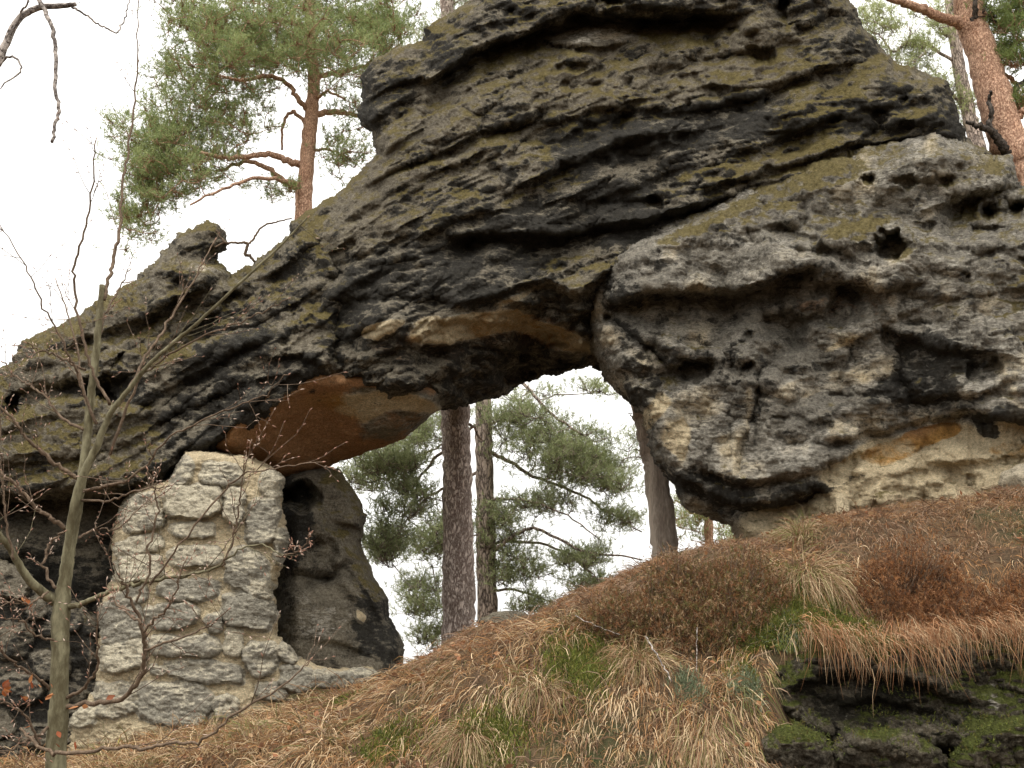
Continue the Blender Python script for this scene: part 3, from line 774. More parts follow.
relief("stone_body", [(250, 470), (297, 470), (325, 466), (338, 470), (350, 485), (360, 500), (366, 515), (364, 530), (360, 546), (372, 570), (386, 598), (389, 618),
       (401, 638), (405, 652), (402, 668), (400, 700), (250, 700), (245, 600), (252, 520)], lean_fn, lb, M_ROCK, 1.5, 16, on=1.4, disp=(.03, .007), masks=lean_mask, seed=81, thick=1.8)
# ------------------------------------------------------------------ ground
_cr = np.array([(-200, 815), (-60, 792), (75, 765), (160, 744), (250, 722), (330, 700), (380, 686), (420, 657), (460, 634), (520, 620), (600, 592), (640, 574), (700, 552),
                (745, 544), (800, 532), (860, 520), (940, 510), (1024, 498), (1200, 480), (1500, 460)], float)
_cp = at(_cr[:, 0], _cr[:, 1], 9.4)
def zcrest(x): return np.interp(x, _cp[:, 0], _cp[:, 2])
def gz(x, y, fine=True):
    zc = zcrest(x)
    zl = np.interp(x, [-6, -3, 0, 4, 6], [.55, .72, .9, .98, 1.0])
    t = np.clip((y - 6.6) / 2.8, 0, 1)
    z = zl + (zc - zl) * (1 - (1 - t) ** 1.8)
    z = np.where(y < 6.6, zl * sstep(y, 3.6, 6.9) / sstep(np.array(6.6), 3.6, 6.9), z)
    back = zc - .06 * np.maximum(y - 9.4, 0) - 1.6 * sstep(y, 10.5, 16) - .18 * np.maximum(y - 13, 0) 
    back = np.maximum(back, -7.0) 
    far = np.abs(x) > 14
    z = np.where(y > 9.4, back, z)
    # to the sides the slope runs out to the level of the valley
    s = sstep(np.abs(x), 9, 40)
    z = z * (1 - s) + np.clip(z, -7, 0.3) * s
    if fine:
        p = np.stack([x, y, np.zeros_like(x)], -1)
        near = sstep(y, 4, 6) * (1 - sstep(y, 14, 20))
        z = z - .85 * sstep(y, 7.5, 7.22) * sstep(x + .12 * vnoise(p * 3, 9), 1.75, 2.1)
        z = z + near * (.15 * fbm(p * .9, 3, 201) + .075 * fbm(p * 3.5, 3, 202))
    return z

def axis(a, b, st, far0, far1):
    m = np.arange(a, b + st / 2, st)
    g = np.geomspace(st * 2, 1, 1)
    up = b + np.geomspace(st * 1.5, far1 - b, 46); dn = a - np.geomspace(st * 1.5, a - far0, 40)
    return np.concatenate([dn[::-1], m, up])
gx = axis(-7, 7.5, .05, -4000, 4000); gy = axis(4.5, 12, .05, -400, 5000)
GX, GY = np.meshgrid(gx, gy)
GZ = gz(GX, GY)
n_, m_ = GX.shape
ii = np.arange(n_ * m_).reshape(n_, m_)
gq = np.stack([ii[:-1, :-1], ii[:-1, 1:], ii[1:, 1:], ii[1:, :-1]], -1).reshape(-1, 4)
m, nt, b = nodes_of("forest_soil")
pos, _g = n_pos(nt)
n1 = n_noise(nt, 1.3, 6, .6, pos); n2 = n_noise(nt, 9, 7, .7, pos); n3 = n_noise(nt, 60, 5, .7, pos)
c = n_mix(nt, n_math(nt, 'MULTIPLY_ADD', n2, 3, -1, True), (.05, .035, .02), (.17, .105, .055))
c = n_mix(nt, n_math(nt, 'MULTIPLY_ADD', n1, 5, -2.6, True), c, (.045, .055, .018))
c = n_mix(nt, n_math(nt, 'MULTIPLY_ADD', n3, 4, -2.2, True), c, (.24, .16, .09))
nt.links.new(c, b.inputs["Base Color"])
n_bump(nt, b, n_math(nt, 'ADD', n2, n_math(nt, 'MULTIPLY', n3, .6)), .9, .05)
M_SOIL = m
tag(make_mesh("ground", np.stack([GX, GY, GZ], -1).reshape(-1, 3), [gq], M_SOIL), kind="structure")

# ------------------------------------------------------------------ mossy rocks low on the right
M_DAMP = rock_material("damp_mossy_rock", moss_c=((.03, .036, .008), (.11, .125, .022)), crust_c=((.012, .011, .008), (.035, .03, .02)), light=(.10, .078, .046), dark=(.022, .018, .012))
def damp(Y0, sx, sy, seed, cx=900, cy=700, lump=.10):
    def fn(u, v):
        return (Y0 + sx * (u - cx) - sy * (v - cy) + lump * fbm(P2(u, v, 50, seed), 3, seed) + .04 * fbm(P2(u, v * 1.6, 14, seed), 3, seed + 3, ridged=True)
                - .04 * strata(u, v, v + .1 * u, 34, seed, 20))
    return fn
def dmask(moss, seed, extra=()):
    def f(u, v):
        M = paint(u, v, (moss, .05, .02, .4), list(extra))
        M[:, 0] += .5 * fbm(P2(u, v, 40, seed), 3, seed)
        return M
    return f
def damp_bank(u, v):
    Y = 7.17 - .0004 * (u - 900) - .003 * (v - 680) + .16 * fbm(P2(u, v * 1.3, 70, 5), 3, 341) + .06 * fbm(P2(u, v * 1.5, 18, 6), 3, 342, ridged=True)
    Y = grow_line(Y, u, v, [(790, 688), (830, 676), (870, 672), (920, 684), (960, 700)], .12, 26, seed=4, up=1.2)
    Y = grow_line(Y, u, v, [(840, 706), (880, 700), (930, 712)], .2, 14, seed=5)
    return Y
r1 = thing("rock_ledge", "dark damp mossy rock bank under the overhanging grass, above the row of low boulders", "rock", at(900, 720, 7.3))
relief("stone_body", [(752, 684), (768, 662), (810, 642), (880, 634), (930, 640), (975, 638), (1030, 632), (1130, 626), (1160, 700), (1130, 760), (1040, 752), (990, 758), (950, 752), (900, 760), (865, 752),
       (838, 752), (800, 736), (776, 710)], damp_bank, r1, M_DAMP, 1.8, 20, on=3,
       masks=dmask(.5, 5, [(CRUST_SHADE, .9, 870, 700, 60, 26, 0), (MOSS, .3, 870, 700, 60, 26, 0), (RUST, .35, 880, 680, 60, 16, 0), (MOSS, .95, 830, 652, 60, 10, 0), (MOSS, 1.1, 1010, 690, 60, 40, 0), (CRUST_SHADE, .8, 860, 690, 60, 20, 0), (CREAM, .6, 992, 698, 9, 14, 0)]), seed=301, thick=.9)  # middle crust patches put the dark hollow's shade into the colour
r2 = thing("boulder", "rounded mossy boulder at the bottom edge, left of the brown flat one", "boulder", at(790, 775, 6.8))
relief("stone_body", [(748, 800), (752, 765), (758, 742), (775, 728), (798, 725), (820, 733), (836, 750), (844, 775), (846, 830), (750, 830)], damp(6.62, .0006, -.003, 311, 800, 750, .05), r2, M_DAMP, 1.8, 22, on=2,
       masks=dmask(.8, 6, [(CRUST_SHADE, .0, 800, 760, 40, 30, 0), (CREAM, .2, 800, 750, 30, 12, 0)]), seed=311, thick=.8)
r3 = thing("boulder", "low brown boulder in the middle of the dark hollow, between its two greener neighbours", "boulder", at(880, 770, 6.85))
relief("stone_body", [(820, 790), (826, 750), (845, 733), (880, 727), (910, 732), (935, 745), (950, 760), (960, 830), (820, 830)], damp(6.8, .0, -.003, 321, 880, 750, .06), r3, M_DAMP, 1.8, 20, on=2,
       masks=dmask(.55, 7, [(RUST, .45, 870, 745, 60, 20, 0), (CRUST_SHADE, .1, 870, 745, 60, 30, 0), (MOSS, .8, 925, 755, 20, 16, 0)]), seed=321, thick=.8)
r4 = thing("boulder", "bright green moss covered boulder in the bottom right corner", "boulder", at(1000, 770, 6.75))
relief("stone_body", [(935, 800), (944, 760), (962, 738), (1000, 722), (1040, 712), (1120, 704), (1150, 760), (1150, 840), (935, 840)], damp(6.75, -.0003, -.003, 331, 1000, 750, .09), r4, M_DAMP, 1.8, 22, on=3,
       masks=dmask(1.1, 8, [(CRUST_SHADE, .0, 1000, 750, 80, 50, 0), (CREAM, .9, 948, 716, 14, 5, 0)]), seed=331, thick=.9)

# pieces of stone that lie on the bank
def small_rock(label, u, v, Y, rx, ry, rz, seed, mat=None, mask=(.3, .2, 0, .3)):
    n = 40
    th, ph = np.meshgrid(np.linspace(0, 2 * pi, n, endpoint=False), np.linspace(0, pi, n // 2))
    d = np.stack([np.sin(ph) * np.cos(th), np.sin(ph) * np.sin(th), np.cos(ph)], -1).reshape(-1, 3)
    f1, f2, _ = worley(d * 1.6 + seed, seed)
    r = .8 + .3 * f1 + .12 * fbm(d * 3 + seed, 3, seed)
    c0 = at(u, v, Y)
    V = d * r[:, None] * np.array([rx, ry, rz]) + c0
    k = np.arange(n // 2 - 1)[:, None] * n; j = np.arange(n)[None]
    Q = np.stack([k + j, k + n + j, k + n + (j + 1) % n, k + (j + 1) % n], -1).reshape(-1, 4)
    t = thing("rock", label, "rock", c0)
    part("stone_body", V, [Q], mat or M_ROCK, t, attrs={"mask": np.tile(mask, (len(V), 1))})
small_rock("small flat grey rock just behind the crest of the bank, right of the pine trunks", 508, 622, 9.9, .3, .2, .1, 5)
small_rock("short upright wedge of pale stone under the right overhang, behind the topmost grass tussock", 843, 512, 9.3, .07, .06, .16, 9, mask=(.1, .8, .2, 0))
small_rock("small rounded pale boulder at the far right where the cliff meets the slope", 1022, 484, 9.2, .2, .2, .17, 13, mask=(.2, .7, 0, .1))
# ------------------------------------------------------------------ bark and needles
def bark_material(name, a, b_, scale=9.0, stretch=.28, bump=.03, crack_=(.03, .022, .018)):
    m, nt, b = nodes_of(name)
    pos, _ = n_pos(nt, (1, 1, stretch))
    vo = nt.nodes.new("ShaderNodeTexVoronoi"); vo.feature = 'DISTANCE_TO_EDGE'; vo.inputs["Scale"].default_value = scale
    nz = nt.nodes.new("ShaderNodeTexNoise"); nz.inputs["Scale"].default_value = scale * .8; nz.inputs["Detail"].default_value = 6
    nt.links.new(pos, nz.inputs["Vector"])
    ad = nt.nodes.new("ShaderNodeVectorMath"); ad.operation = 'MULTIPLY_ADD'
    nt.links.new(nz.outputs["Color"], ad.inputs[0]); ad.inputs[1].default_value = (.3, .3, .2); nt.links.new(pos, ad.inputs[2])
    nt.links.new(ad.outputs[0], vo.inputs["Vector"])
    n2 = n_noise(nt, 5, 7, .65, pos); n3 = n_noise(nt, 45, 5, .7, pos)
    c = n_mix(nt, n_math(nt, 'MULTIPLY_ADD', n2, 2.6, -.8, True), a, b_)
    c = n_mix(nt, n_math(nt, 'MULTIPLY_ADD', n3, 2, -.7, True), c, tuple(min(1, x * 1.5) for x in b_))
    e = n_math(nt, 'MULTIPLY', vo.outputs["Distance"], 5.0, clamp=True)
    e = n_math(nt, 'ADD', e, n_math(nt, 'MULTIPLY_ADD', n3, 2.0, -.9), clamp=True)
    c = n_mix(nt, e, crack_, c)
    nt.links.new(c, b.inputs["Base Color"])
    n_bump(nt, b, n_math(nt, 'ADD', e, n_math(nt, 'MULTIPLY', n3, .5)), .9, bump)
    return m
M_BARK_RED = bark_material("orange_pine_bark", (.46, .24, .14), (.66, .44, .31), 20, .5, .010, (.27, .13, .08))
M_BARK_PLATE = bark_material("plated_pine_bark", (.40, .31, .26), (.66, .55, .48), 17, .35, .03, (.30, .21, .17))
M_BARK_DIM = bark_material("brown_pine_bark", (.36, .28, .23), (.52, .42, .35), 13, .3, .02, (.08, .06, .05))
M_BARK_SMOOTH = bark_material("smooth_grey_bark", (.38, .32, .26), (.48, .41, .34), 3, .2, .006, (.26, .21, .17))
M_SAPLING = bark_material("olive_sapling_bark", (.11, .098, .058), (.19, .172, .105), 6, .35, .004, (.09, .075, .04))
M_DEAD = bark_material("dead_dark_wood", (.055, .045, .038), (.11, .09, .075), 14, .5, .01, (.03, .025, .02))
M_BIRCH = bark_material("pale_branch_bark", (.12, .10, .085), (.42, .37, .33), 10, .8, .006, (.07, .055, .05))

def vcol_material(name, trans=0.0, rough=.8, vary=.25, gain=1.0):
    m, nt, b = nodes_of(name)
    a = nt.nodes.new("ShaderNodeAttribute"); a.attribute_name = "col"
    pos, _ = n_pos(nt)
    n = n_noise(nt, 7.0, 4, .6, pos)
    k = n_math(nt, 'MULTIPLY_ADD', n, vary * 2, 1 - vary)
    c = n_mix(nt, 1.0, a.outputs["Color"], k, 'MULTIPLY')
    nt.links.new(c, b.inputs["Base Color"]); b.inputs["Roughness"].default_value = rough
    if trans:
        t = nt.nodes.new("ShaderNodeBsdfTranslucent"); nt.links.new(c, t.inputs["Color"])
        mx = nt.nodes.new("ShaderNodeMixShader"); mx.inputs[0].default_value = trans
        nt.links.new(b.outputs[0], mx.inputs[1]); nt.links.new(t.outputs[0], mx.inputs[2])
        out = [x for x in nt.nodes if x.type == 'OUTPUT_MATERIAL'][0]
        nt.links.new(mx.outputs[0], out.inputs["Surface"])
    return m
M_NEEDLE = vcol_material("pine_needles", .35, .6, .3)

def unit(v): return v / (np.linalg.norm(v, axis=-1, keepdims=True) + 1e-9)

NG = 1.0
def needles(bag, base, dirs, n, L, w, cols, rs):
    """n needles round each shoot; base (k,3), dirs (k,3)"""
    k = len(base)
    s = rs.uniform(0, 1, (k, n, 1))
    o = base[:, None] + dirs[:, None] * s * L * 1.5
    d = unit(dirs[:, None] * rs.uniform(.2, 1.1, (k, n, 1)) + unit(rs.normal(0, 1, (k, n, 3))) * .8)
    side = unit(np.cross(d, rs.normal(0, 1, (k, n, 3))))
    ln = L * rs.uniform(.7, 1.2, (k, n, 1))
    a = o - side * w; b = o + side * w; c = o + d * ln
    V = np.stack([a, b, c], 2).reshape(-1, 3)
    T = np.arange(len(V)).reshape(-1, 3)
    C = np.minimum(np.repeat(np.repeat(cols[:, None], n, 1).reshape(-1, 3), 3, 0) * NG, .9)
    bag.add(V, T=T, C=np.hstack([C, np.ones((len(C), 1))]))

def pine(name, label, trunk, Yd, limbs, regions, bark, group, twig_col=(.16, .11, .08), seed=1, ncol=((.075, .105, .035), (.16, .19, .065)),
         clump=.21, shoots=17, nn=12, L=.085, w=.0052, sides=14, limb_bark=None, more=1.35, lk=1.0, dead=()):
    rs = np.random.default_rng(seed)
    P = np.array([at(u, v, Yd) for u, v, r in trunk]); R = np.array([r * Yd * 1.0 / F for u, v, r in trunk])
    # root the trunk in the ground
    gx_, gy_ = P[0][0], P[0][1]
    zb = float(gz(np.array(gx_), np.array(gy_))) - .15
    if P[0][2] > zb:
        d = unit(P[0] - P[1]); foot = P[0] + d * (P[0][2] - zb) / max(-d[2], .3) * .999
        foot[1] = P[0][1]; foot[2] = zb
        P = np.vstack([foot, P]); R = np.concatenate([[R[0] * 1.35], R])
    root = thing(name, label, "tree", P[0], group)
    tp, tr = spline(P, R, n=10, jit=R.max() * .03)
    tb = Bag(); tb.tube(tp, tr * (1 + .04 * rs.normal(size=len(tr))), sides)
    bags = [tb]; nodes = []; own = []
    for lim in limbs:
        LP = np.array([at(u, v, Yd + dy) for u, v, r, dy in lim]); LR = np.array([r * lk * Yd / F for u, v, r, dy in lim])
        lp, lr = spline(LP, LR, n=6, jit=.012)
        bags.append(Bag()); bags[-1].tube(lp, lr, 7); nodes.append(lp[3:]); own += [len(bags) - 1] * (len(lp) - 3)
    up = tp[len(tp) // 3:]
    nodes = np.vstack(nodes + [up]) if nodes else up
    own = np.array(own + [0] * len(up))
    cents = []
    for (u, v, ru, rv, n) in regions:
        k = 0; n = int(n * more)
        while k < n:
            a = rs.normal(0, .5, 3)
            if (a ** 2).sum() > 1.1: continue
            cu, cv = u + a[0] * ru, v + a[1] * rv
            cents.append(at(cu, cv, Yd + a[2] * ru * 1.3 * Yd / F)); k += 1
    cents = np.array(cents)
    d0 = ((cents[:, None] - nodes[None, ::4]) ** 2).sum(-1).min(1)
    cents = cents[np.argsort(d0)]
    bagN = Bag()
    for c in cents:
        d = np.linalg.norm(nodes - c, axis=1)
        j = int(np.argmin(d + .25 * np.maximum(nodes[:, 2] - c[2], 0)))
        a = nodes[j]; D = c - a; ln = np.linalg.norm(D); lb_ = bags[own[j]]
        if ln > .12:
            t = np.linspace(0, 1, 6)[:, None]
            mid = rs.normal(0, .09 * ln, 3) + np.array([0, 0, -.05 * ln])
            pts = a + D * t + mid * np.sin(t * pi)
            r0 = min(.035, .007 + .010 * ln)
            lb_.tube(pts, np.linspace(r0, .005, 6), 4)
            own = np.concatenate([own, [own[j]] * 4]); nodes = np.vstack([nodes, pts[2:]])
        out = unit(D + np.array([0, 0, .25]))
        sh = c + rs.normal(0, 1, (shoots, 3)) * clump * np.array([.55, .55, .26]) + out * clump * .15
        dirs = unit(out * .5 + rs.normal(0, .55, (shoots, 3)) + np.array([0, 0, .55]))
        k_ = rs.uniform(0, 1, (shoots, 1)) * .75 + rs.uniform(0, .25)
        col = np.array(ncol[0]) * (1 - k_) + np.array(ncol[1]) * k_
        needles(bagN, sh, dirs, nn, L, w, col, rs)
        for q in range(0, shoots, 3):
            lb_.tube(np.array([c - out * .05, (c + sh[q]) / 2 + rs.normal(0, .02, 3), sh[q] + dirs[q] * L]), [.006, .0045, .003], 3)
    tb.build("trunk", bark, root, col=False)
    for k, b_ in enumerate(bags[1:]): b_.build("branch", M_DEAD if k in dead else (limb_bark or bark), root, col=False)
    if len(cents): bagN.build("crown", M_NEEDLE, root, smooth=False)
    return root

NG = 1.95  # needle colours brightened to paint in the white sky's glare
G_P = "pines standing behind the rock arch"
pine("pine_tree", "orange barked pine with a broad crown rising behind the arch at upper left", [(302, 260, 9.4), (304, 205, 9), (308, 150, 8.3), (312, 110, 7.6), (314, 80, 6.8), (311, 40, 6), (308, -20, 6), (300, -110, 4), (296, -160, 2)], 16.0,
     [[(304, 167, 4.5, 0), (290, 162, 4, -.1), (272, 155, 3.5, -.2), (250, 156, 3, -.4), (225, 158, 2.4, -.5), (200, 152, 1.8, -.6)],
      [(303, 190, 4, 0), (285, 182, 3.5, .2), (268, 168, 3, .3), (248, 162, 2.4, .3), (215, 172, 1.6, .5)],
      [(314, 116, 4, 0), (328, 112, 3.6, .1), (345, 113, 3, .2), (362, 116, 2.2, .3)],
      [(311, 112, 3.6, 0), (298, 98, 3, -.2), (288, 84, 2.6, -.3), (268, 76, 2.4, -.5), (240, 80, 2, -.7), (222, 76, 1.5, -.8)],
      [(308, 128, 2.4, 0), (295, 112, 2.2, .1), (284, 122, 1.8, .1), (282, 150, 1.2, .1)],
      [(313, 78, 3.5, 0), (335, 73, 3, .3), (365, 66, 2.4, .5), (400, 45, 1.8, .6)],
      [(310, 30, 3.5, 0), (280, 20, 3, .1), (240, 28, 2.2, .2), (200, 40, 1.4, .2)],
      [(304, 184, 2.6, 0), (260, 178, 2, -.6), (222, 190, 1.5, -.8), (190, 205, 1, -1)],
      [(302, 225, 1.6, -.2), (296, 200, 1.4, -.2), (300, 180, 1.2, -.1)],
      [(316, 100, 2, 0), (328, 92, 1.6, -.3), (345, 100, 1.2, -.4)], [(308, 150, 2, 0), (330, 150, 1.5, .2), (350, 160, 1.1, .3)]],
     [(300, 15, 120, 70, 170), (250, 50, 90, 50, 120), (350, 50, 60, 50, 60), (390, 25, 40, 36, 30), (200, 90, 60, 50, 60), (150, 140, 50, 50, 60), (190, 165, 60, 40, 60), (150, 195, 45, 40, 36), (235, 120, 50, 30, 26),
      (130, 225, 30, 28, 12), (345, 130, 30, 40, 16), (270, 195, 40, 16, 6), (190, 25, 40, 50, 30), (290, -80, 130, 60, 90), (340, 170, 20, 18, 6)],
     M_BARK_RED, G_P, seed=11, ncol=((.09, .12, .048), (.225, .25, .11)), more=1.45, w=.0058)
pine("pine_tree", "pine with a thick straight trunk of plated reddish brown bark standing close behind the opening", [(459, 640, 16.5), (458, 560, 15.5), (457, 480, 15), (455, 400, 14.5), (453, 300, 13), (450, 150, 11), (447, 0, 8), (445, -120, 4)], 13.0,
     [[(455, 430, 4, 0), (470, 425, 3, .3), (482, 440, 2, .5)], [(453, 440, 3, 0), (425, 470, 2.4, .3), (408, 495, 1.8, .5), (400, 530, 1.2, .5)],
      [(449, 150, 4, 0), (430, 130, 3, .6), (420, 100, 2, .8)]],
     [(405, 500, 30, 40, 14), (390, 470, 30, 24, 14), (385, 545, 18, 24, 10), (470, 60, 60, 60, 30), (450, -60, 60, 60, 30)], M_BARK_PLATE, G_P, seed=12, clump=.24, sides=20, lk=.6, more=1.8, ncol=((.11, .13, .06), (.24, .26, .14)), limb_bark=M_BARK_DIM)
pine("pine_tree", "thinner pine with long drooping branches seen inside the opening, right behind the plated trunk", [(488, 640, 10), (486, 560, 9.5), (485, 480, 9), (483, 400, 8.5), (481, 250, 7.5), (478, 100, 6), (476, -60, 3)], 17.0,
     [[(486, 556, 4, 0), (500, 546, 3.4, -.2), (520, 533, 3, -.3), (537, 529, 2.6, -.4), (584, 551, 2, -.6), (642, 560, 1.2, -.8)],
      [(485, 448, 4, 0), (505, 460, 3.4, .1), (533, 476, 2.8, .2), (580, 495, 2.2, .3), (605, 510, 1.8, .3), (642, 532, 1.2, .4)],
      [(484, 350, 4, 0), (521, 380, 3, -.2), (548, 411, 2.4, -.4), (584, 436, 1.6, -.5)],
      [(487, 545, 3, 0), (513, 541, 2.6, .3), (564, 551, 2, .5), (597, 580, 1.2, .6)],
      [(484, 470, 3, 0), (447, 487, 2.4, .2), (416, 502, 2, .3), (398, 528, 1.4, .3)],
      [(484, 420, 3, 0), (450, 440, 2, .4), (420, 455, 1.4, .7), (380, 470, 1, .8)],
      [(487, 590, 2.5, 0), (520, 592, 2, .2), (560, 604, 1.2, .3)], [(486, 500, 2.5, 0), (520, 500, 2, -.4), (560, 512, 1.4, -.6), (600, 540, 1, -.8)]],
     [(560, 455, 66, 26, 50), (525, 420, 50, 30, 34), (590, 480, 50, 26, 34), (620, 520, 24, 16, 10), (545, 505, 40, 14, 14), (580, 560, 40, 12, 14), (590, 585, 30, 12, 9), (500, 530, 34, 30, 22), (515, 575, 34, 22, 18),
      (400, 450, 36, 26, 18), (370, 480, 26, 20, 14), (385, 548, 22, 24, 14), (420, 596, 26, 24, 18), (435, 540, 24, 36, 20), (432, 636, 18, 14, 8), (540, 606, 30, 12, 9), (430, 430, 30, 24, 14), (640, 445, 18, 14, 5), (600, 390, 30, 10, 5),
      (480, 60, 70, 70, 50), (476, -40, 60, 50, 40)], M_BARK_DIM, G_P, seed=13, ncol=((.12, .14, .065), (.26, .28, .15)), clump=.29, lk=.6, more=1.85)
pine("leaning_tree", "bare grey brown trunk leaning behind the right edge of the opening", [(667, 585, 14.5), (664, 540, 13.5), (657, 480, 12.5), (650, 440, 12), (641, 405, 11), (629, 368, 10), (612, 310, 9), (590, 220, 8), (575, 120, 6), (566, 20, 3)], 12.0,
     [[(650, 435, 1.2, 0), (634, 418, .9, 0), (628, 413, .5, 0)], [(655, 462, 1, 0), (641, 452, .7, 0), (634, 450, .4, 0)], [(585, 200, 3, 0), (610, 160, 2, .8), (640, 130, 1, 1)]],
     [(570, 90, 40, 50, 20)], M_BARK_SMOOTH, None, seed=14, clump=.2)
pine("pine_tree", "small distant pine showing low under the right cliff, beside the leaning trunk", [(711, 575, 5), (709, 540, 4.6), (708, 500, 4.2), (706, 440, 3), (705, 400, 1.5)], 21.0,
     [[(708, 520, 1.5, 0), (690, 512, 1.2, .2), (675, 500, .8, .3)]],
     [(690, 520, 26, 34, 24), (728, 540, 28, 16, 16), (690, 480, 26, 26, 14), (700, 430, 30, 30, 20)], M_BARK_RED, G_P, seed=15, ncol=((.12, .14, .05), (.24, .26, .12)), shoots=16)
pine("pine_tree", "stout pine with flaky pinkish orange bark leaning over the cliff at the top right corner", [(1085, 400, 23), (1050, 270, 21), (1027, 190, 20), (1008, 140, 19), (988, 75, 17.5), (972, 20, 16), (962, -30, 15), (945, -120, 12), (930, -200, 7)], 11.8,
     [[(966, 26, 7, 0), (950, 20, 6, -.1), (933, 14, 5.5, -.2), (912, 6, 5, -.3), (888, -2, 4, -.4), (850, -18, 3, -.5)],
      [(1010, 155, 6, -.1), (1000, 142, 5, -.2), (990, 130, 4, -.3), (978, 126, 3, -.4), (966, 122, 2, -.4)],
      [(990, 131, 3.2, -.3), (991, 115, 2.8, -.35), (989, 102, 2.2, -.35), (991, 91, 1.6, -.4)],
      [(1006, 100, 4.5, 0), (1016, 88, 4, .1), (1034, 75, 3, .2), (1070, 50, 2, .4)], [(1012, 122, 5, 0), (1022, 112, 4, -.1), (1045, 100, 3, -.2)],
      [(990, 65, 3.5, 0), (1005, 76, 3, .2), (1018, 84, 2.5, .3)], [(972, 24, 4, -.1), (975, 12, 3, -.2), (975, -4, 2.5, -.3)]],
     [(1000, 20, 24, 26, 18), (1015, 55, 22, 22, 16), (1020, 110, 16, 16, 8), (1060, 40, 40, 40, 20), (930, -70, 90, 50, 50), (1000, -60, 60, 40, 30), (1030, 0, 30, 40, 20), (870, -30, 40, 24, 14)], M_BARK_RED, G_P, seed=16, clump=.2, nn=12, sides=20, dead=(1, 2, 3, 6))
pine("pine_tree", "slim dim pine half hidden behind the stout one at the upper right", [(985, 230, 9), (978, 150, 8.5), (968, 110, 8), (958, 60, 7), (950, 0, 6), (944, -60, 3)], 18.0,
     [[(968, 108, 2, 0), (950, 95, 1.8, 0), (936, 100, 1.2, .1)], [(955, 62, 2, 0), (915, 40, 1.6, 0), (893, 52, 1.3, -.1), (880, 36, .9, -.1), (866, 30, .6, 0)], [(905, 46, 1.2, 0), (910, 35, 1, 0), (908, 24, .6, 0)]],
     [(905, 62, 24, 14, 10), (880, 30, 24, 22, 18), (925, 50, 34, 30, 20), (935, 85, 22, 20, 14), (955, 110, 18, 26, 14), (1000, 110, 24, 26, 12), (870, 14, 18, 16, 9), (945, 20, 40, 30, 18)], M_BARK_DIM, G_P, seed=17, ncol=((.13, .15, .06), (.26, .28, .13)), shoots=15)
NG = 1.0
BUDS = []
# ------------------------------------------------------------------ bare sapling in front
M_BUD = vcol_material("buds", .2, .5, .15)
M_LEAF = vcol_material("dry_leaves", .35, .6, .3)
def branch_set(root, Y0, specs, twig_n, seed, mat, buds=True, scale=1.0, hang=0):
    rs = np.random.default_rng(seed)
    for sp in specs:
        pts, dy = sp["p"], sp.get("dy", (0, 0))
        n = len(pts)
        bb, bu = Bag(), Bag()
        Ys = Y0 + np.linspace(dy[0], dy[1], n)
        P = np.array([at(u, v, y) for (u, v, r), y in zip(pts, Ys)])
        R = np.array([r * .76 * y / F for (u, v, r), y in zip(pts, Ys)])
        pp, rr = spline(P, R, n=6, jit=.005 if R[0] < .02 else .0015)
        bb.tube(pp, np.maximum(rr, .0014), 10 if R[0] > .02 else 6)
        k = sp.get("tw", twig_n) + (4 if buds else 0)
        L0 = np.linalg.norm(pp[-1] - pp[0])
        for q in range(k):
            i = rs.integers(int(len(pp) * .25), len(pp) - 1)
            d = unit(pp[i + 1] - pp[i])
            s = unit(d * .8 + rs.normal(0, .5, 3) + np.array([0, 0, .12]))
            ln = rs.uniform(.12, .42) * min(1, L0) * scale
            m = 6
            tt = np.linspace(0, 1, m)[:, None]
            c = pp[i] + s * ln * tt + np.array([0, 0, .18 * ln]) * tt ** 2 + np.cumsum(rs.normal(0, .014 * ln / .3, (m, 3)), 0) * tt
            bb.tube(c, np.linspace(min(rr[i] * .5, .0028), .0011, m), 4)
            ends = [(c[-1], s)] + [(c[j], unit(s + rs.normal(0, .6, 3))) for j in range(2, m - 1)]
            if rs.random() < .6:
                j = rs.integers(1, m - 2); s2 = unit(s + rs.normal(0, .6, 3)); l2 = ln * .5
                c2 = c[j] + s2 * l2 * np.linspace(0, 1, 4)[:, None] + rs.normal(0, .004, (4, 3)) * np.array([[0], [1], [1], [1]])
                bb.tube(c2, np.linspace(.0018, .0010, 4), 3); ends.append((c2[-1], s2)); ends.append((c2[2], unit(s2 + rs.normal(0, .5, 3))))
            if buds:
                for e, dd in ends:
                    l = rs.uniform(.014, .026)
                    bu.tube(np.array([e, e + dd * l * .45, e + dd * l]), [.0013, .0032, .0006], 5, C=(.36, .20, .14, 1) if rs.random() < .6 else (.58, .44, .35, 1))
        if buds:
            e = pp[-1]; dd = unit(pp[-1] - pp[-3])
            bu.tube(np.array([e, e + dd * .01, e + dd * .022]), [.0015, .004, .0006], 5, C=(.5, .3, .22, 1))
        thin = R[0] < 2.9 * Y0 / F
        bo = bb.build("branch", mat_twig if (thin and sp.get("dark", True) and buds) else mat, root, col=False)
        for a_, q_, t_, c_ in zip(bu.V, bu.Q, bu.T, bu.C):
            o0 = q_.min(); BUDS.append((float(np.linalg.norm(a_[-1] - a_[-2]) / a_[0][1]), a_, q_ - o0, t_ - o0, c_))

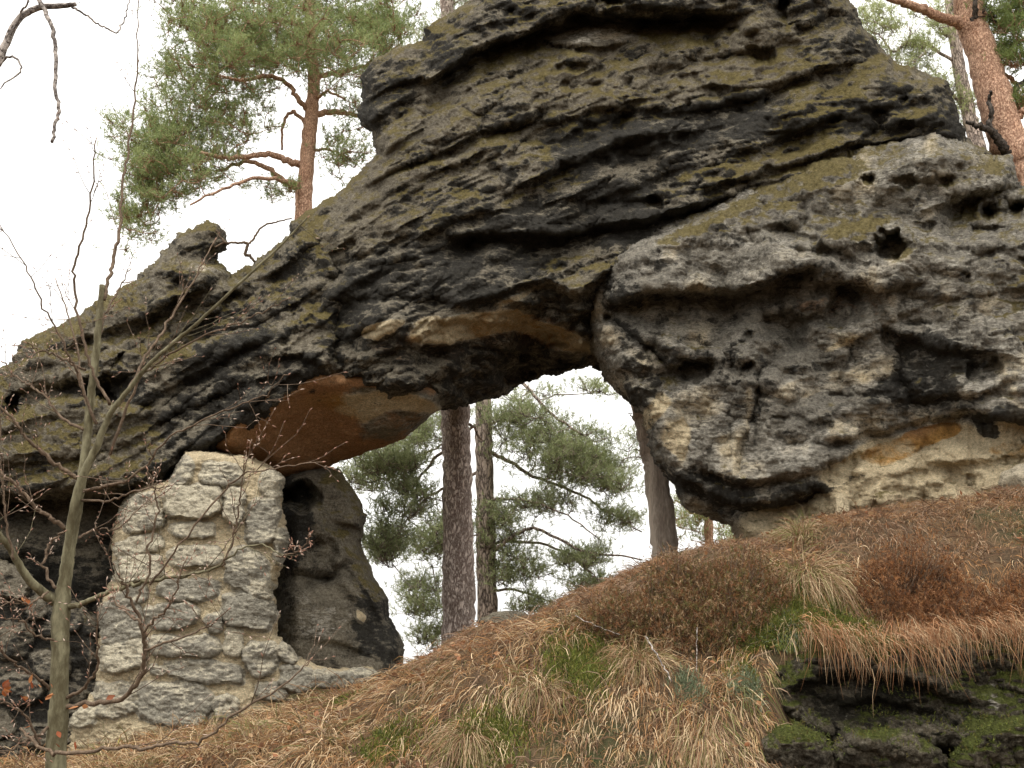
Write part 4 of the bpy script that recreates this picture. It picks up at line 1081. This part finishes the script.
mat_twig = bark_material("brown_twig_bark", (.085, .06, .042), (.17, .12, .08), 20, .6, .002, (.11, .075, .05))
YS = 5.6
foot = at(56, 860, YS); foot[2] = float(gz(np.array(foot[0]), np.array(foot[1]))) - .1
sap = thing("bare_sapling", "young leafless tree with olive bark, budding twigs and few orange leaves before the arch", "tree", foot)
tb = Bag()
tp = np.vstack([foot, [at(u, v, YS) for u, v in ((57, 740), (59, 700), (60, 650), (61, 614), (65, 580), (70, 545), (76, 515), (80, 491), (86, 450), (90, 405), (95, 363), (99, 322), (102, 285))]])
tr = np.array([10.5, 9.2, 8.6, 8.4, 8.6, 6.4, 5.8, 5.3, 4.8, 4.4, 4.2, 3.8, 3.4, 2.8]) * YS / F
pp, rr = spline(tp, tr, n=8, jit=.0015); tb.tube(pp, rr * (1 + .05 * vnoise(pp * 14.0, 3) + .03 * vnoise(pp * 40.0, 4)), 18); tb.build("trunk", M_SAPLING, sap, col=False)
B = lambda p, dy=(0, 0), tw=4: dict(p=p, dy=dy, tw=tw)
branch_set(sap, YS, [
    B([(66, 575, 6), (72, 520, 6), (83, 476, 5.6), (96, 448, 4.8), (109, 416, 4), (122, 398, 3.4), (147, 367, 3), (174, 342, 2.6), (200, 321, 2.3), (240, 283, 2), (283, 243, 1.6), (307, 218, 1.2)], (0, -.5), 5),
    B([(108, 418, 3), (128, 390, 2.4), (143, 363, 2), (162, 332, 1.7), (177, 308, 1.5), (200, 268, 1.1), (215, 240, .8)], (0, .5), 4),
    B([(104, 300, 2.6), (110, 276, 2.6), (114, 258, 2.5), (119, 232, 2.3), (122, 190, 2), (128, 150, 1.7), (134, 100, 1.4), (137, 60, 1.1), (138, 10, .8), (139, -30, .6)], (0, .3), 5),
    B([(110, 405, 2.4), (94, 376, 2.2), (84, 340, 2), (75, 294, 1.8), (76, 265, 1.7), (86, 225, 1.5), (93, 180, 1.2), (96, 140, .9)], (0, -.3), 4),
    B([(97, 424, 2.4), (84, 394, 2), (76, 370, 1.8), (69, 354, 1.6), (52, 322, 1.3), (40, 300, 1.2), (25, 265, 1), (0, 225, .7)], (0, -.5), 4),
    B([(84, 430, 2.2), (60, 417, 2), (46, 398, 1.6), (30, 385, 1.4), (16, 376, 1.1), (2, 362, .9)], (0, .2), 6),
    B([(86, 370, 1.8), (59, 357, 1.5), (42, 350, 1.2), (27, 343, .9)], (0, -.2), 3),
    B([(80, 478, 3.4), (58, 466, 3), (37, 447, 2.6), (22, 432, 2), (8, 415, 1.6), (-20, 390, 1)], (0, -.3), 5),
    B([(66, 528, 3.4), (50, 518, 3), (35, 506, 2.5), (19, 489, 2.2), (0, 470, 1.8), (-30, 450, 1.2)], (0, -.2), 5),
    B([(56, 602, 7), (40, 590, 6), (26, 576, 5.2), (12, 552, 4.4), (0, 536, 3.8), (-30, 500, 3), (-60, 470, 2)], (0, -.5), 3),
    B([(56, 588, 2.2), (47, 575, 2), (44, 560, 1.8), (50, 543, 1.7), (64, 532, 1.5)], (-.1, -.1), 1),
    B([(68, 608, 4), (84, 602, 3.2), (106, 593, 2.8), (131, 585, 2.6), (155, 580, 2.3), (185, 576, 2), (212, 569, 1.7), (238, 551, 1.3), (262, 546, 1), (283, 556, .8)], (0, -.6), 6),
    B([(276, 556, 1), (292, 553, 1), (304, 545, .9), (309, 537, .7)], (-.6, -.7), 6),
    B([(82, 492, 2.4), (105, 486, 2.2), (129, 480, 1.8), (150, 460, 1.5), (167, 440, 1.3), (200, 421, 1.2), (243, 404, 1), (267, 393, .9), (288, 375, .7)], (0, -.8), 6),
    B([(110, 455, 2.2), (137, 384, 1.8), (152, 368, 1.6), (170, 355, 1.5), (213, 332, 1.3), (240, 322, 1.1), (262, 312, 1), (288, 299, .7)], (0, -.6), 5),
    B([(150, 585, 1.6), (180, 545, 1.4), (225, 490, 1.3), (248, 473, 1.1), (281, 467, .9), (322, 462, .7)], (-.5, -.9), 5),
    B([(136, 602, 1.6), (147, 578, 1.6), (150, 545, 1.5), (157, 510, 1.3), (154, 490, 1.1), (148, 470, .8)], (-.4, -.6), 5),
    B([(222, 566, 1.2), (229, 552, 1.3), (236, 525, 1.3), (240, 500, 1.1), (244, 470, .8), (250, 445, .5)], (-.5, -.7), 4),
    B([(60, 708, 3.4), (90, 703, 3), (118, 700, 3), (134, 687, 3), (144, 673, 3), (144, 655, 2.8), (143, 634, 2.6), (134, 607, 2), (126, 590, 1.6), (119, 575, 1.2)], (0, -.6), 8),
    B([(144, 632, 1.8), (158, 617, 1.6), (171, 604, 1.4), (178, 585, 1.1), (186, 560, .8)], (-.5, -.7), 4),
    B([(141, 624, 1.8), (124, 610, 1.4), (110, 598, 1)], (-.5, -.4), 3), B([(145, 650, 1.6), (175, 640, 1.4), (205, 628, 1), (228, 610, .7)], (-.5, -.8), 3),
    B([(20, 728, 1.6), (40, 746, 2.2), (61, 753, 2.6), (98, 750, 2.4), (125, 747, 2.2), (147, 748, 2.2), (176, 743, 2), (198, 742, 1.8), (219, 728, 1.7), (250, 704, 1.5), (289, 681, 1.1), (310, 660, .8)], (-.3, -.9), 5),
    B([(56, 722, 2.4), (38, 736, 2), (22, 742, 1.6), (5, 752, 1.2), (-20, 756, .9)], (0, -.4), 5),
    B([(66, 698, 2.2), (82, 690, 2), (93, 678, 1.8), (98, 660, 1.6), (97, 640, 1.3), (98, 615, 1)], (0, -.4), 5),
    B([(51, 690, 2), (40, 680, 1.8), (22, 668, 1.6), (5, 655, 1.4), (-20, 630, 1)], (0, -.5), 5),
    B([(40, 746, 1.6), (30, 720, 1.4), (10, 705, 1.2), (-10, 700, .8)], (-.3, -.6), 5),
    B([(48, 592, 1.6), (30, 604, 1.4), (14, 600, 1.1), (-8, 610, .7)], (-.2, -.6), 5),
    B([(54, 640, 1.5), (36, 636, 1.4), (20, 620, 1.1), (4, 618, .7)], (-.1, -.4), 4),
    B([(78, 500, 1.8), (110, 500, 1.5), (135, 490, 1.2), (170, 486, .8)], (0, -.4), 6), B([(72, 540, 1.8), (95, 530, 1.5), (118, 528, 1.1), (150, 500, .8)], (0, .4), 7),
    B([(98, 340, 1.6), (108, 310, 1.4), (118, 290, 1.1), (130, 270, .7)], (0, .2), 3), B([(90, 420, 1.6), (82, 380, 1.4), (70, 320, 1.1), (56, 280, .7)], (0, .3), 4),
    B([(14, 560, 1.6), (8, 530, 1.5), (3, 500, 1.3), (0, 450, 1), (2, 400, .6)], (-.4, -.6), 6)],
    4, 31, M_SAPLING)
BUDS.sort(key=lambda t: -t[0])
for _, a_, q_, t_, c_ in BUDS[:100]: part("bud", a_, [q_, t_], M_BUD, sap, attrs={"col": c_})
rest = Bag()
for _, a_, q_, t_, c_ in BUDS[100:]: rest.add(a_, q_, t_, c_)
tag(rest.build("buds", M_BUD, sap), kind="stuff")
# leaves still on the sapling
def leaf_cards(bag, C0, n, spread, L, rs, cols, flat=False):
    C0 = np.atleast_2d(C0)
    for c in C0:
        for q in range(n):
            p = c + rs.normal(0, 1, 3) * spread
            a = unit(rs.normal(0, 1, 3) * np.array([1, 1, .25 if flat else .9])); b_ = unit(np.cross(a, rs.normal(0, 1, 3) * np.array([.3, .3, 1]) if flat else rs.normal(0, 1, 3)))
            nrm = np.cross(a, b_); l = L * rs.uniform(.7, 1.2); w_ = l * .32
            s = np.linspace(0, 1, 6); wid = np.array([.05, .7, 1, .85, .5, .04]) * w_
            curl = rs.uniform(.1, .5)
            mid = p + a * (s[:, None] * l) + nrm * (curl * l * (s[:, None] ** 2))
            V = np.vstack([mid - b_ * wid[:, None] + nrm * .3 * wid[:, None], mid, mid + b_ * wid[:, None] + nrm * .3 * wid[:, None]])
            Q = [[i + 6 * k, i + 1 + 6 * k, i + 7 + 6 * k, i + 6 + 6 * k] for k in (0, 1) for i in range(5)]
            bag.add(V, Q, C=(*cols[rs.integers(len(cols))], 1))
rs = np.random.default_rng(5)
lf = Bag(); LC = [(.40, .13, .045), (.32, .09, .035), (.46, .20, .08), (.24, .08, .035)]
for (u, v, n, sp, dy) in [(12, 688, 7, .03, -.35), (34, 690, 9, .03, -.35), (44, 698, 5, .025, -.3), (30, 602, 4, .012, -.2), (24, 594, 2, .01, -.2), (105, 699, 2, .01, -.3), (80, 706, 3, .01, -.2), (58, 732, 2, .01, -.3), (60, 746, 2, .008, -.3),
                      (75, 742, 1, .005, -.3), (2, 682, 4, .02, -.3), (28, 725, 1, .01, -.3)]:
    leaf_cards(lf, at(u, v, YS + dy), max(1, int(n * .75)), sp, .042, rs, LC)
leaf_cards(lf, at(118, 745, YS - .5), 1, .003, .035, rs, [(.6, .5, .1)])
for a_, q_, c_ in zip(lf.V, lf.Q, lf.C): part("leaf", a_, [q_ - q_.min()], M_LEAF, sap, attrs={"col": c_})

# ------------------------------------------------------------------ tree whose limb reaches in at the top left
YB = 6.4
f0 = at(-330, 700, YB); f0[2] = float(gz(np.array(f0[0]), np.array(f0[1]))) - .1
bt = thing("bare_tree", "pale barked leafless branches hanging into the picture at the top left corner", "tree", f0)
tb = Bag()
P = np.vstack([f0, [at(u, v, YB) for u, v in ((-320, 500), (-290, 300), (-250, 120), (-225, -40), (-210, -200), (-200, -330))]])
pp, rr = spline(P, np.array([.14, .12, .105, .09, .07, .04, .01]), n=8, jit=.004); tb.tube(pp, rr, 14); tb.build("trunk", M_BIRCH, bt, col=False)
branch_set(bt, YB, [
    B([(-238, 60, 9), (-150, 75, 7.5), (-60, 85, 7.5), (-10, 70, 6.5), (4, 48, 6), (18, 20, 5.2), (38, 8, 4.6), (60, 6, 4.2), (76, 4, 3.2)], (0, 0), 2),
    B([(38, -4, 3.8), (46, 14, 3.6), (52, 28, 3.4), (56, 56, 3), (55, 86, 2.8), (59, 108, 2.7), (56, 124, 2.4), (52, 142, 2.4)], (0, -.2), 1),
    B([(70, 5, 1.8), (82, 12, 1.6), (94, 21, 1.5), (106, 27, 1.4), (116, 33, 1.3), (122, 24, 1.2), (127, 12, 1), (129, 0, .8), (130, -20, .6)], (0, .2), 2),
    B([(-2, 66, 2), (12, 56, 1.8), (22, 68, 1.5), (10, 80, 1.2), (-4, 92, .9)], (0, -.1), 2),
    B([(8, 46, 1.6), (20, 14, 1.6), (27, 4, 1.4), (36, -20, 1)], (0, -.2), 2),
    B([(-225, -60, 8), (-120, -90, 6), (0, -60, 4), (40, -2, 2.8), (70, -30, 1.5)], (0, .1), 4),
    B([(-220, 0, 6), (-160, -40, 4), (-80, -30, 2), (-40, 0, 1)], (0, .4), 6), B([(-300, 380, 6), (-360, 300, 4), (-420, 200, 2)], (0, .4), 6)],
    2, 33, M_BIRCH, buds=False, scale=.5)
db = thing("dead_branch", "crooked bare branch poking up from the ridge between the rock knob and the arch shoulder", "branch", at(252, 262, 10.9))
branch_set(db, 10.9, [B([(254, 262, 2), (250, 256, 2.2), (245, 254, 2.4), (247, 244, 2.4), (240, 243, 1.8), (226, 243, 1.6), (215, 247, 1.1)], (.2, 0), 1),
    B([(248, 245, 1.8), (254, 238, 1.7), (258, 232, 1.6), (264, 225, 1.5), (276, 222, 1.3), (292, 218, 1)], (0, 0), 2), B([(226, 243, 1.2), (220, 236, .9), (216, 230, .6)], (0, 0), 1)], 1, 35, mat_twig, buds=False)

# ------------------------------------------------------------------ grass, moss, heather on the bank
M_GRASS = vcol_material("dry_grass", .25, .7, .25)
def hillpts(n, rs, x0=-5.6, x1=5.6, y0=5.6, y1=9.6):
    x = rs.uniform(x0, x1, n); y = rs.uniform(y0, y1, n)
    return x, y
def downhill(x, y):
    e = .08
    gx_ = (gz(x + e, y) - gz(x - e, y)) / (2 * e); gy_ = (gz(x, y + e) - gz(x, y - e)) / (2 * e)
    d = np.stack([-gx_, -gy_, -(gx_ ** 2 + gy_ ** 2)], -1)
    return d
STRAW = np.array([(.46, .32, .17), (.66, .50, .31), (.30, .175, .085), (.44, .235, .10), (.17, .09, .05), (.15, .15, .05), (.09, .11, .03)])
def blades(bag, x, y, rad, L, w, cols, rs, lift=.5, down=.55, grav=1.3, seg=4):
    """ribbons: x,y roots, rad (n,3) start lean"""
    n = len(x)
    z = gz(x, y)
    P = [np.stack([x, y, z - .01], -1)]
    dh = downhill(x, y)
    d = unit(rad + np.array([0, 0, 1]) * lift[:, None] + dh * down)
    step = L / seg
    for s in range(seg):
        q = P[-1] + d * step[:, None]
        g = gz(q[:, 0], q[:, 1]) + .012 + .02 * rs.random(n)
        q[:, 2] = np.maximum(q[:, 2], g)
        P.append(q)
        d = unit(unit(q - P[-2]) + np.array([0, 0, -1]) * grav * (.25 + .2 * s) + dh * .15 + rs.normal(0, .24, (n, 3)))
    P = np.stack(P, 1)
    view = unit(P[:, 0] - np.array([0, 0, CAMZ]))
    T = unit(P[:, -1] - P[:, 0] + 1e-6)
    side = unit(np.cross(T, view + rs.normal(0, .5, (n, 3))))
    wd = np.array([1, .95, .8, .55, .12])[:seg + 1]
    A = P - side[:, None] * (w[:, None] * wd)[..., None]; B_ = P + side[:, None] * (w[:, None] * wd)[..., None]
    V = np.stack([A, B_], 2).reshape(-1, 3)
    k = (np.arange(n) * (seg + 1) * 2)[:, None]; j = np.arange(seg)[None] * 2
    Q = np.stack([k + j, k + j + 1, k + j + 3, k + j + 2], -1).reshape(-1, 4)
    C = np.repeat(cols, (seg + 1) * 2, 0)
    bag.add(V, Q, C=np.hstack([C, np.ones((len(C), 1))]))
rs = np.random.default_rng(77)
def dens(x, y):
    """0 where rock or hollow is, 1 on the turf"""
    u, v = project(np.stack([x, y, gz(x, y)], -1))
    hollow = (u > 775) & (v > 640)
    return u, v, ~(hollow | ((x > 1.8) & (y < 7.40)))
def tuft_field(n, per, L, w, pal, lift, down, spread, cond=None, y1=9.8, radk=.5):
    x, y = hillpts(n, rs, y1=y1)
    u, v, ok = dens(x, y)
    ok &= (u > -60) & (u < 1090) & (v < 800)
    if cond is not None: ok &= cond(u, v, x, y)
    thin_ = (np.hypot((u - 800) / 60, (v - 620) / 30) < 1) | (np.hypot((u - 585) / 36, (v - 665) / 24) < 1) | (np.hypot((u - 480) / 40, (v - 745) / 20) < 1)
    ok &= ~(thin_ & (rs.random(len(u)) < .72))
    x, y = x[ok], y[ok]
    n = len(x)
    th = rs.uniform(0, 2 * pi, (n, per)); r = np.abs(rs.normal(0, spread, (n, per)))
    bx = (x[:, None] + r * np.cos(th)).ravel(); by = (y[:, None] + r * np.sin(th)).ravel()
    rad = np.stack([np.cos(th), np.sin(th), 0 * th], -1).reshape(-1, 3) * rs.uniform(.1, 1, (n * per, 1)) * radk
    sc = np.repeat(rs.uniform(.6, 1.25, n), per) * rs.uniform(.5, 1.15, n * per)
    base = rs.integers(0, len(pal), n)
    idx = np.where(rs.random((n, per)) < .55, base[:, None], rs.integers(0, len(pal), (n, per))).ravel()
    cols = np.array(pal)[idx] * rs.uniform(.6, 1.25, (n * per, 1))
    return bx, by, rad, L * sc, np.full(n * per, w) * rs.uniform(.6, 1.3, n * per), cols, rs.uniform(.15, 1, n * per) * lift, down
grass = Bag()
def put(bag, f, grav=1.3): bx, by, rad, L, w, c, li, dn = f; blades(bag, bx, by, rad, L, w, c, rs, li, dn, grav)
shelf = lambda u, v, x, y: (v < 560) & (u > 740) | (v < np.interp(u, [400, 740], [680, 560])) & (u > 420) & (u < 760)
put(grass, tuft_field(2600, 16, .24, .0027, STRAW[[0, 1, 2, 3, 4, 2]], .55, .8, .09, lambda u, v, x, y: ~shelf(u, v, x, y)))
put(grass, tuft_field(850, 40, .34, .0030, STRAW[[0, 1, 2, 3, 4, 1, 5, 2]], .55, 1.1, .10, lambda u, v, x, y: ~shelf(u, v, x, y)))
put(grass, tuft_field(1300, 16, .12, .0020, STRAW[[5, 6, 5, 1]], .9, .4, .05, lambda u, v, x, y: fbm(np.stack([x, y, x * 0], -1) * 1.6, 2, 5) > .22))
put(grass, tuft_field(2600, 22, .12, .0017, STRAW[[3, 4, 2, 3, 0]], .25, .5, .08, None))       # needle litter lying flat
put(grass, tuft_field(3800, 18, .17, .0024, [(.33, .21, .125), (.24, .13, .075), (.48, .34, .22), (.34, .18, .095)], .3, .9, .07, shelf))
put(grass, tuft_field(1500, 5, .30, .0045, [(.20, .13, .08), (.30, .20, .13), (.14, .085, .05)], .06, .3, .12, None), .6)      # twigs and broken stalks
# long overhanging fringe above the hollow
put(grass, tuft_field(8000, 16, .40, .0026, STRAW[[0, 1, 3, 2]], .6, 1.3, .05, lambda u, v, x, y: (u > 760) & (v > 580) & (v < 655) & (y > 7.38) & (y < 7.75)))
n = 1500
hx = rs.uniform(2.0, 4.6, n); hy = rs.uniform(7.16, 7.5, n); cl = fbm(np.stack([hx, hx * 0, hx * 0], -1) * 2.2, 3, 77)
kk = rs.random(n) < .10 + 1.6 * cl; hx, hy, cl = hx[kk], hy[kk], cl[kk]; n = len(hx)
hz = gz(hx, np.full(n, 7.52)) + rs.normal(-.03, .045, n)
ln = rs.uniform(.03, .20, n) * np.clip(.9 + 1.6 * cl, .3, 2); ang = rs.normal(.1, .6, n) + .5 * vnoise(np.stack([hx * 5, hx * 0, hx * 0], -1), 3)
tt = np.linspace(0, 1, 6)
outw = (hy - 6.98 + rs.uniform(0, .08, n))
HP = np.stack([hx[:, None] + np.sin(ang)[:, None] * ln[:, None] * tt, hy[:, None] - outw[:, None] * np.minimum(1, tt * 1.8) ** .8, hz[:, None] + .05 * np.sin(tt * pi) - ln[:, None] * 1.1 * tt ** 1.7], -1) + np.cumsum(rs.normal(0, .006, (n, 6, 3)), 1)
hw = rs.uniform(.0015, .0028, n)[:, None] * np.array([1, 1, .9, .8, .5, .1])
HV = np.stack([HP - np.array([1, 0, 0]) * hw[..., None], HP + np.array([1, 0, .2]) * hw[..., None]], 2).reshape(-1, 3)
k_ = (np.arange(n) * 12)[:, None]; j_ = np.arange(5)[None] * 2
HC = np.repeat(np.array([(.44, .25, .13), (.52, .37, .22), (.34, .16, .075), (.26, .13, .06)])[rs.integers(0, 4, n)] * rs.uniform(.6, 1.2, (n, 1)), 12, 0)
grass.add(HV, np.stack([k_ + j_, k_ + j_ + 1, k_ + j_ + 3, k_ + j_ + 2], -1).reshape(-1, 4), C=np.hstack([HC, np.ones((len(HC), 1))]))
tag(grass.build("grass", M_GRASS, smooth=False), kind="stuff")

def tussock(label, u, v, n, L, pal, seed, lift=.8, down=.6, spread=.06, w=.0022, cat="grass tussock"):
    r_ = np.random.default_rng(seed)
    # find where this sight point meets the bank
    Ys = np.linspace(5.8, 9.8, 400); P = at(u, v, Ys); g = gz(P[:, 0], P[:, 1]); k = int(np.argmax(P[:, 2] < g)) if (P[:, 2] < g).any() else 399
    c = P[k]; c[2] = g[k]
    th = r_.uniform(0, 2 * pi, n); r = np.abs(r_.normal(0, spread, n))
    rad = np.stack([np.cos(th), np.sin(th), 0 * th], -1) * r_.uniform(.1, .9, (n, 1))
    b_ = Bag()
    cols = np.array(pal)[r_.integers(0, len(pal), n)] * r_.uniform(.65, 1.2, (n, 1))
    blades(b_, c[0] + r * np.cos(th), c[1] + r * np.sin(th), rad, L * r_.uniform(.5, 1.15, n), w * r_.uniform(.6, 1.3, n), cols, r_, lift * r_.uniform(.3, 1, n), down, 1.4)
    t = thing("grass_tussock", label, cat, c, "large grass tussocks on the bank")
    b_.build("blades", M_GRASS, t, smooth=False)
PALE = [(.46, .33, .19), (.58, .44, .27), (.34, .21, .12), (.24, .13, .07), (.19, .19, .06)]
tussock("straw tussock with a green centre directly under the cliff foot, topmost on the bank", 800, 538, 495, .34, PALE + [(.24, .25, .08)], 1, 1.0, .5)
tussock("big pale tussock spilling down the bank just below the topmost one", 810, 575, 825, .5, PALE, 2, .8, .9, .09)
tussock("straw tussock fanning out just left of the dark heather mound's foot", 640, 662, 495, .40, PALE, 3, .7, .8)
tussock("tussock hanging over the mossy spot halfway down the middle of the bank", 540, 690, 495, .36, PALE, 4, .7, .8)
tussock("shaggy straw tussock at the bottom edge, beside the rounded mossy boulder", 700, 735, 825, .45, PALE, 5, .6, .9, .12)
tussock("tussock at the bottom edge below the middle of the opening", 470, 735, 495, .38, PALE, 6, .7, .8)
tussock("low greenish tussock in front of the masonry foot", 250, 738, 385, .26, PALE + [(.2, .22, .07), (.2, .22, .07)], 7, .9, .5)
tussock("reddish fringe of grass hanging from the turf edge over the dark hollow", 915, 612, 770, .46, [(.42, .22, .11), (.5, .34, .2), (.34, .15, .07)], 8, .5, 1.2, .14)

# moss cushions: tiny upright tips
moss = Bag()
def moss_patch(u0, v0, ru, rv, n, pal):
    Ys = np.linspace(5.8, 9.8, 400); P = at(u0, v0, Ys); g = gz(P[:, 0], P[:, 1]); k = int(np.argmax(P[:, 2] < g))
    c = P[k]; s = c[1] / F
    x = c[0] + rs.normal(0, .5, n) * ru * s; y = c[1] + rs.normal(0, .5, n) * rv * s * 2.0
    k_ = ~((x > 1.7) & (y < 7.44)); x, y = x[k_], y[k_]; n = len(x)
    blades(moss, x, y, np.stack([rs.normal(0, .4, n), rs.normal(0, .4, n), 0 * x], -1), rs.uniform(.03, .075, n), rs.uniform(.002, .005, n),
           np.array(pal)[rs.integers(0, len(pal), n)] * rs.uniform(.6, 1.3, (n, 1)), rs, np.ones(n), .3, .3)
GR = [(.13, .16, .03), (.20, .22, .045), (.09, .11, .03), (.24, .22, .06)]
for a in [(583, 668, 36, 22, 4000), (800, 630, 60, 36, 9000), (775, 660, 30, 20, 4000), (350, 700, 20, 14, 2500), (440, 640, 26, 8, 1500), (390, 745, 30, 12, 1500), (860, 655, 40, 14, 3000)]:
    moss_patch(*a, GR)
for a in [(790, 650, 30, 14, 1500), (745, 690, 16, 10, 900), (690, 690, 14, 8, 500)]:
    moss_patch(*a, [(.24, .27, .17), (.18, .21, .12)])
for ro in (r1, r2, r3, r4):
    o = [c for c in ro.children][0]; me = o.data; nv = len(me.vertices)
    co = np.empty(nv * 3); no = np.empty(nv * 3); me.vertices.foreach_get("co", co); me.vertices.foreach_get("normal", no)
    co = co.reshape(-1, 3) + np.array(ro.location); no = no.reshape(-1, 3)
    g_ = fbm(co * 3.0, 3, 610) + .8 * no[:, 2] + (.25 if ro is r4 else 0)
    sel = np.nonzero((g_ > .42) & (no[:, 1] < .3) & (rs.random(nv) < .35))[0]
    needles(moss, co[sel] - no[sel] * .004, unit(no[sel] + [0, 0, .4]), 5, .020, .0028, np.array([(.10, .12, .025), (.15, .165, .035), (.065, .08, .02), (.13, .11, .03)])[rs.integers(0, 4, len(sel))] * rs.uniform(.6, 1.3, (len(sel), 1)), rs)
for a in [(490, 742, 36, 16, 2500), (800, 622, 50, 24, 6000)]: moss_patch(*a, GR)
tag(moss.build("moss", M_GRASS, smooth=False), kind="stuff")

# heather
def heather(label, u, v, rx, ry, h, n, pal, seed):
    r_ = np.random.default_rng(seed)
    Ys = np.linspace(5.8, 9.8, 400); P = at(u, v, Ys); g = gz(P[:, 0], P[:, 1]); k = int(np.argmax(P[:, 2] < g)) if (P[:, 2] < g).any() else 399
    c = P[k]; c[2] = g[k]
    t = thing("heather_bush", label, "heather", c, "heather bushes on the bank")
    st, lv = Bag(), Bag(); hs = r_.uniform(.4, 1.3, n)
    a = r_.uniform(0, 2 * pi, n); q = r_.random(n) ** .62 * 1.15
    x = c[0] + rx * q * np.cos(a); y = c[1] + ry * q * np.sin(a); z = gz(x, y)
    hs *= np.clip(.85 + 1.3 * fbm(np.stack([x, y, x * 0 + seed], -1) * 6.0, 2, seed), .25, 1.8)
    for i in range(n):
        hh = h * (1 - .55 * q[i] ** 2) * hs[i]
        d = unit(np.array([.5 * q[i] * cos(a[i]), .5 * q[i] * sin(a[i]) - .25, 1]) + r_.normal(0, .25, 3))
        p = np.array([x[i], y[i], z[i] - .02]) + np.linspace(0, 1, 5)[:, None] * d * hh + np.cumsum(r_.normal(0, .010, (5, 3)), 0)
        st.tube(p, np.linspace(.0035, .0012, 5), 3)
        st.tube(np.array([c - [0, 0, .08], (c + p[0]) / 2 - [0, 0, .07], p[0]]), [.006, .005, .003], 3)
    # leafy sprigs
    m_ = n * 10
    i = r_.integers(0, n, m_)
    hh = h * (1 - .55 * q[i] ** 2) * hs[i]
    s = r_.uniform(.25, 1.0, m_)
    pos = np.stack([x[i] + .5 * q[i] * np.cos(a[i]) * hh * s, y[i] + (.5 * q[i] * np.sin(a[i]) - .25) * hh * s, z[i] + hh * s * .95], -1) + r_.normal(0, .022, (m_, 3))
    dirs = unit(r_.normal(0, .5, (m_, 3)) + np.array([0, -.1, 1]))
    col = np.array(pal)[r_.integers(0, len(pal), m_)] * r_.uniform(.6, 1.3, (m_, 1))
    needles(lv, pos, dirs, 7, .028, .0024, col, r_)
    o_ = st.build("stems", mat_twig, t, col=False); lv.build("foliage", M_GRASS, t, smooth=False)
HR = [(.19, .08, .035), (.24, .12, .055), (.11, .06, .028), (.40, .28, .16), (.12, .11, .035), (.22, .11, .045), (.15, .12, .04)]
HO = [(.30, .135, .05), (.2, .085, .035), (.32, .17, .08), (.13, .06, .03)]
heather("wide mound of dark rusty heather on the crest right below the leaning bare trunk", 672, 612, .55, .35, .32, 700, HR, 1)
heather("dark heather clump right next to the wide mound, touching the pale tussocks", 728, 606, .36, .34, .30, 420, HR, 2)
heather("bright orange brown heather clump above the dark hollow", 905, 600, .30, .26, .34, 380, HO, 3)
heather("red brown heather clump at the right edge above the dark hollow", 990, 622, .45, .25, .22, 420, HO, 4)
heather("short heather clump thinning out left of the wide mound", 618, 628, .28, .25, .15, 240, HR, 5)

# fallen leaves and sticks
lit = Bag(); LL = [(.38, .19, .09), (.30, .13, .06), (.48, .30, .16), (.22, .11, .06)]
x, y = hillpts(2600, rs); u, v, ok = dens(x, y); ok &= (fbm(np.stack([x, y, x * 0], -1) * 1.1, 2, 9) > -.1)
for a, b2 in zip(x[ok], y[ok]):
    leaf_cards(lit, np.array([a, b2, float(gz(np.array(a), np.array(b2))) + .06]), 1, .01, .05, rs, LL, flat=True)
tag(lit.build("leaf_litter", M_LEAF), kind="stuff")
def hit(u, v):
    Ys = np.linspace(5.8, 9.8, 400); P = at(u, v, Ys); g = gz(P[:, 0], P[:, 1]); k = int(np.argmax(P[:, 2] < g)); c = P[k].copy(); c[2] = g[k]; return c
def stick(label, pts, r, lift=.1):
    P = np.array([hit(*p) + np.array([0, -.05, lift]) for p in pts])
    t = thing("stick", label, "stick", P[0])
    pp, rr = spline(P, np.linspace(r, r * .5, len(P)), n=6, jit=.004)
    b_ = Bag(); b_.tube(pp, rr, 6); b_.build("wood", M_BIRCH, t, col=False)
stick("thin dry stick slanting down from the straw tussock, with its pale broken lower end", [(645, 655), (655, 672), (664, 688), (672, 702)], .007, .13)
stick("long thin straw coloured stalk lying across the bank left of the heather", [(575, 632), (600, 645), (622, 653)], .004, .12)
stick("upright thin brown stalk below the heather", [(697, 645), (696, 668), (696, 690)], .0035, .12)
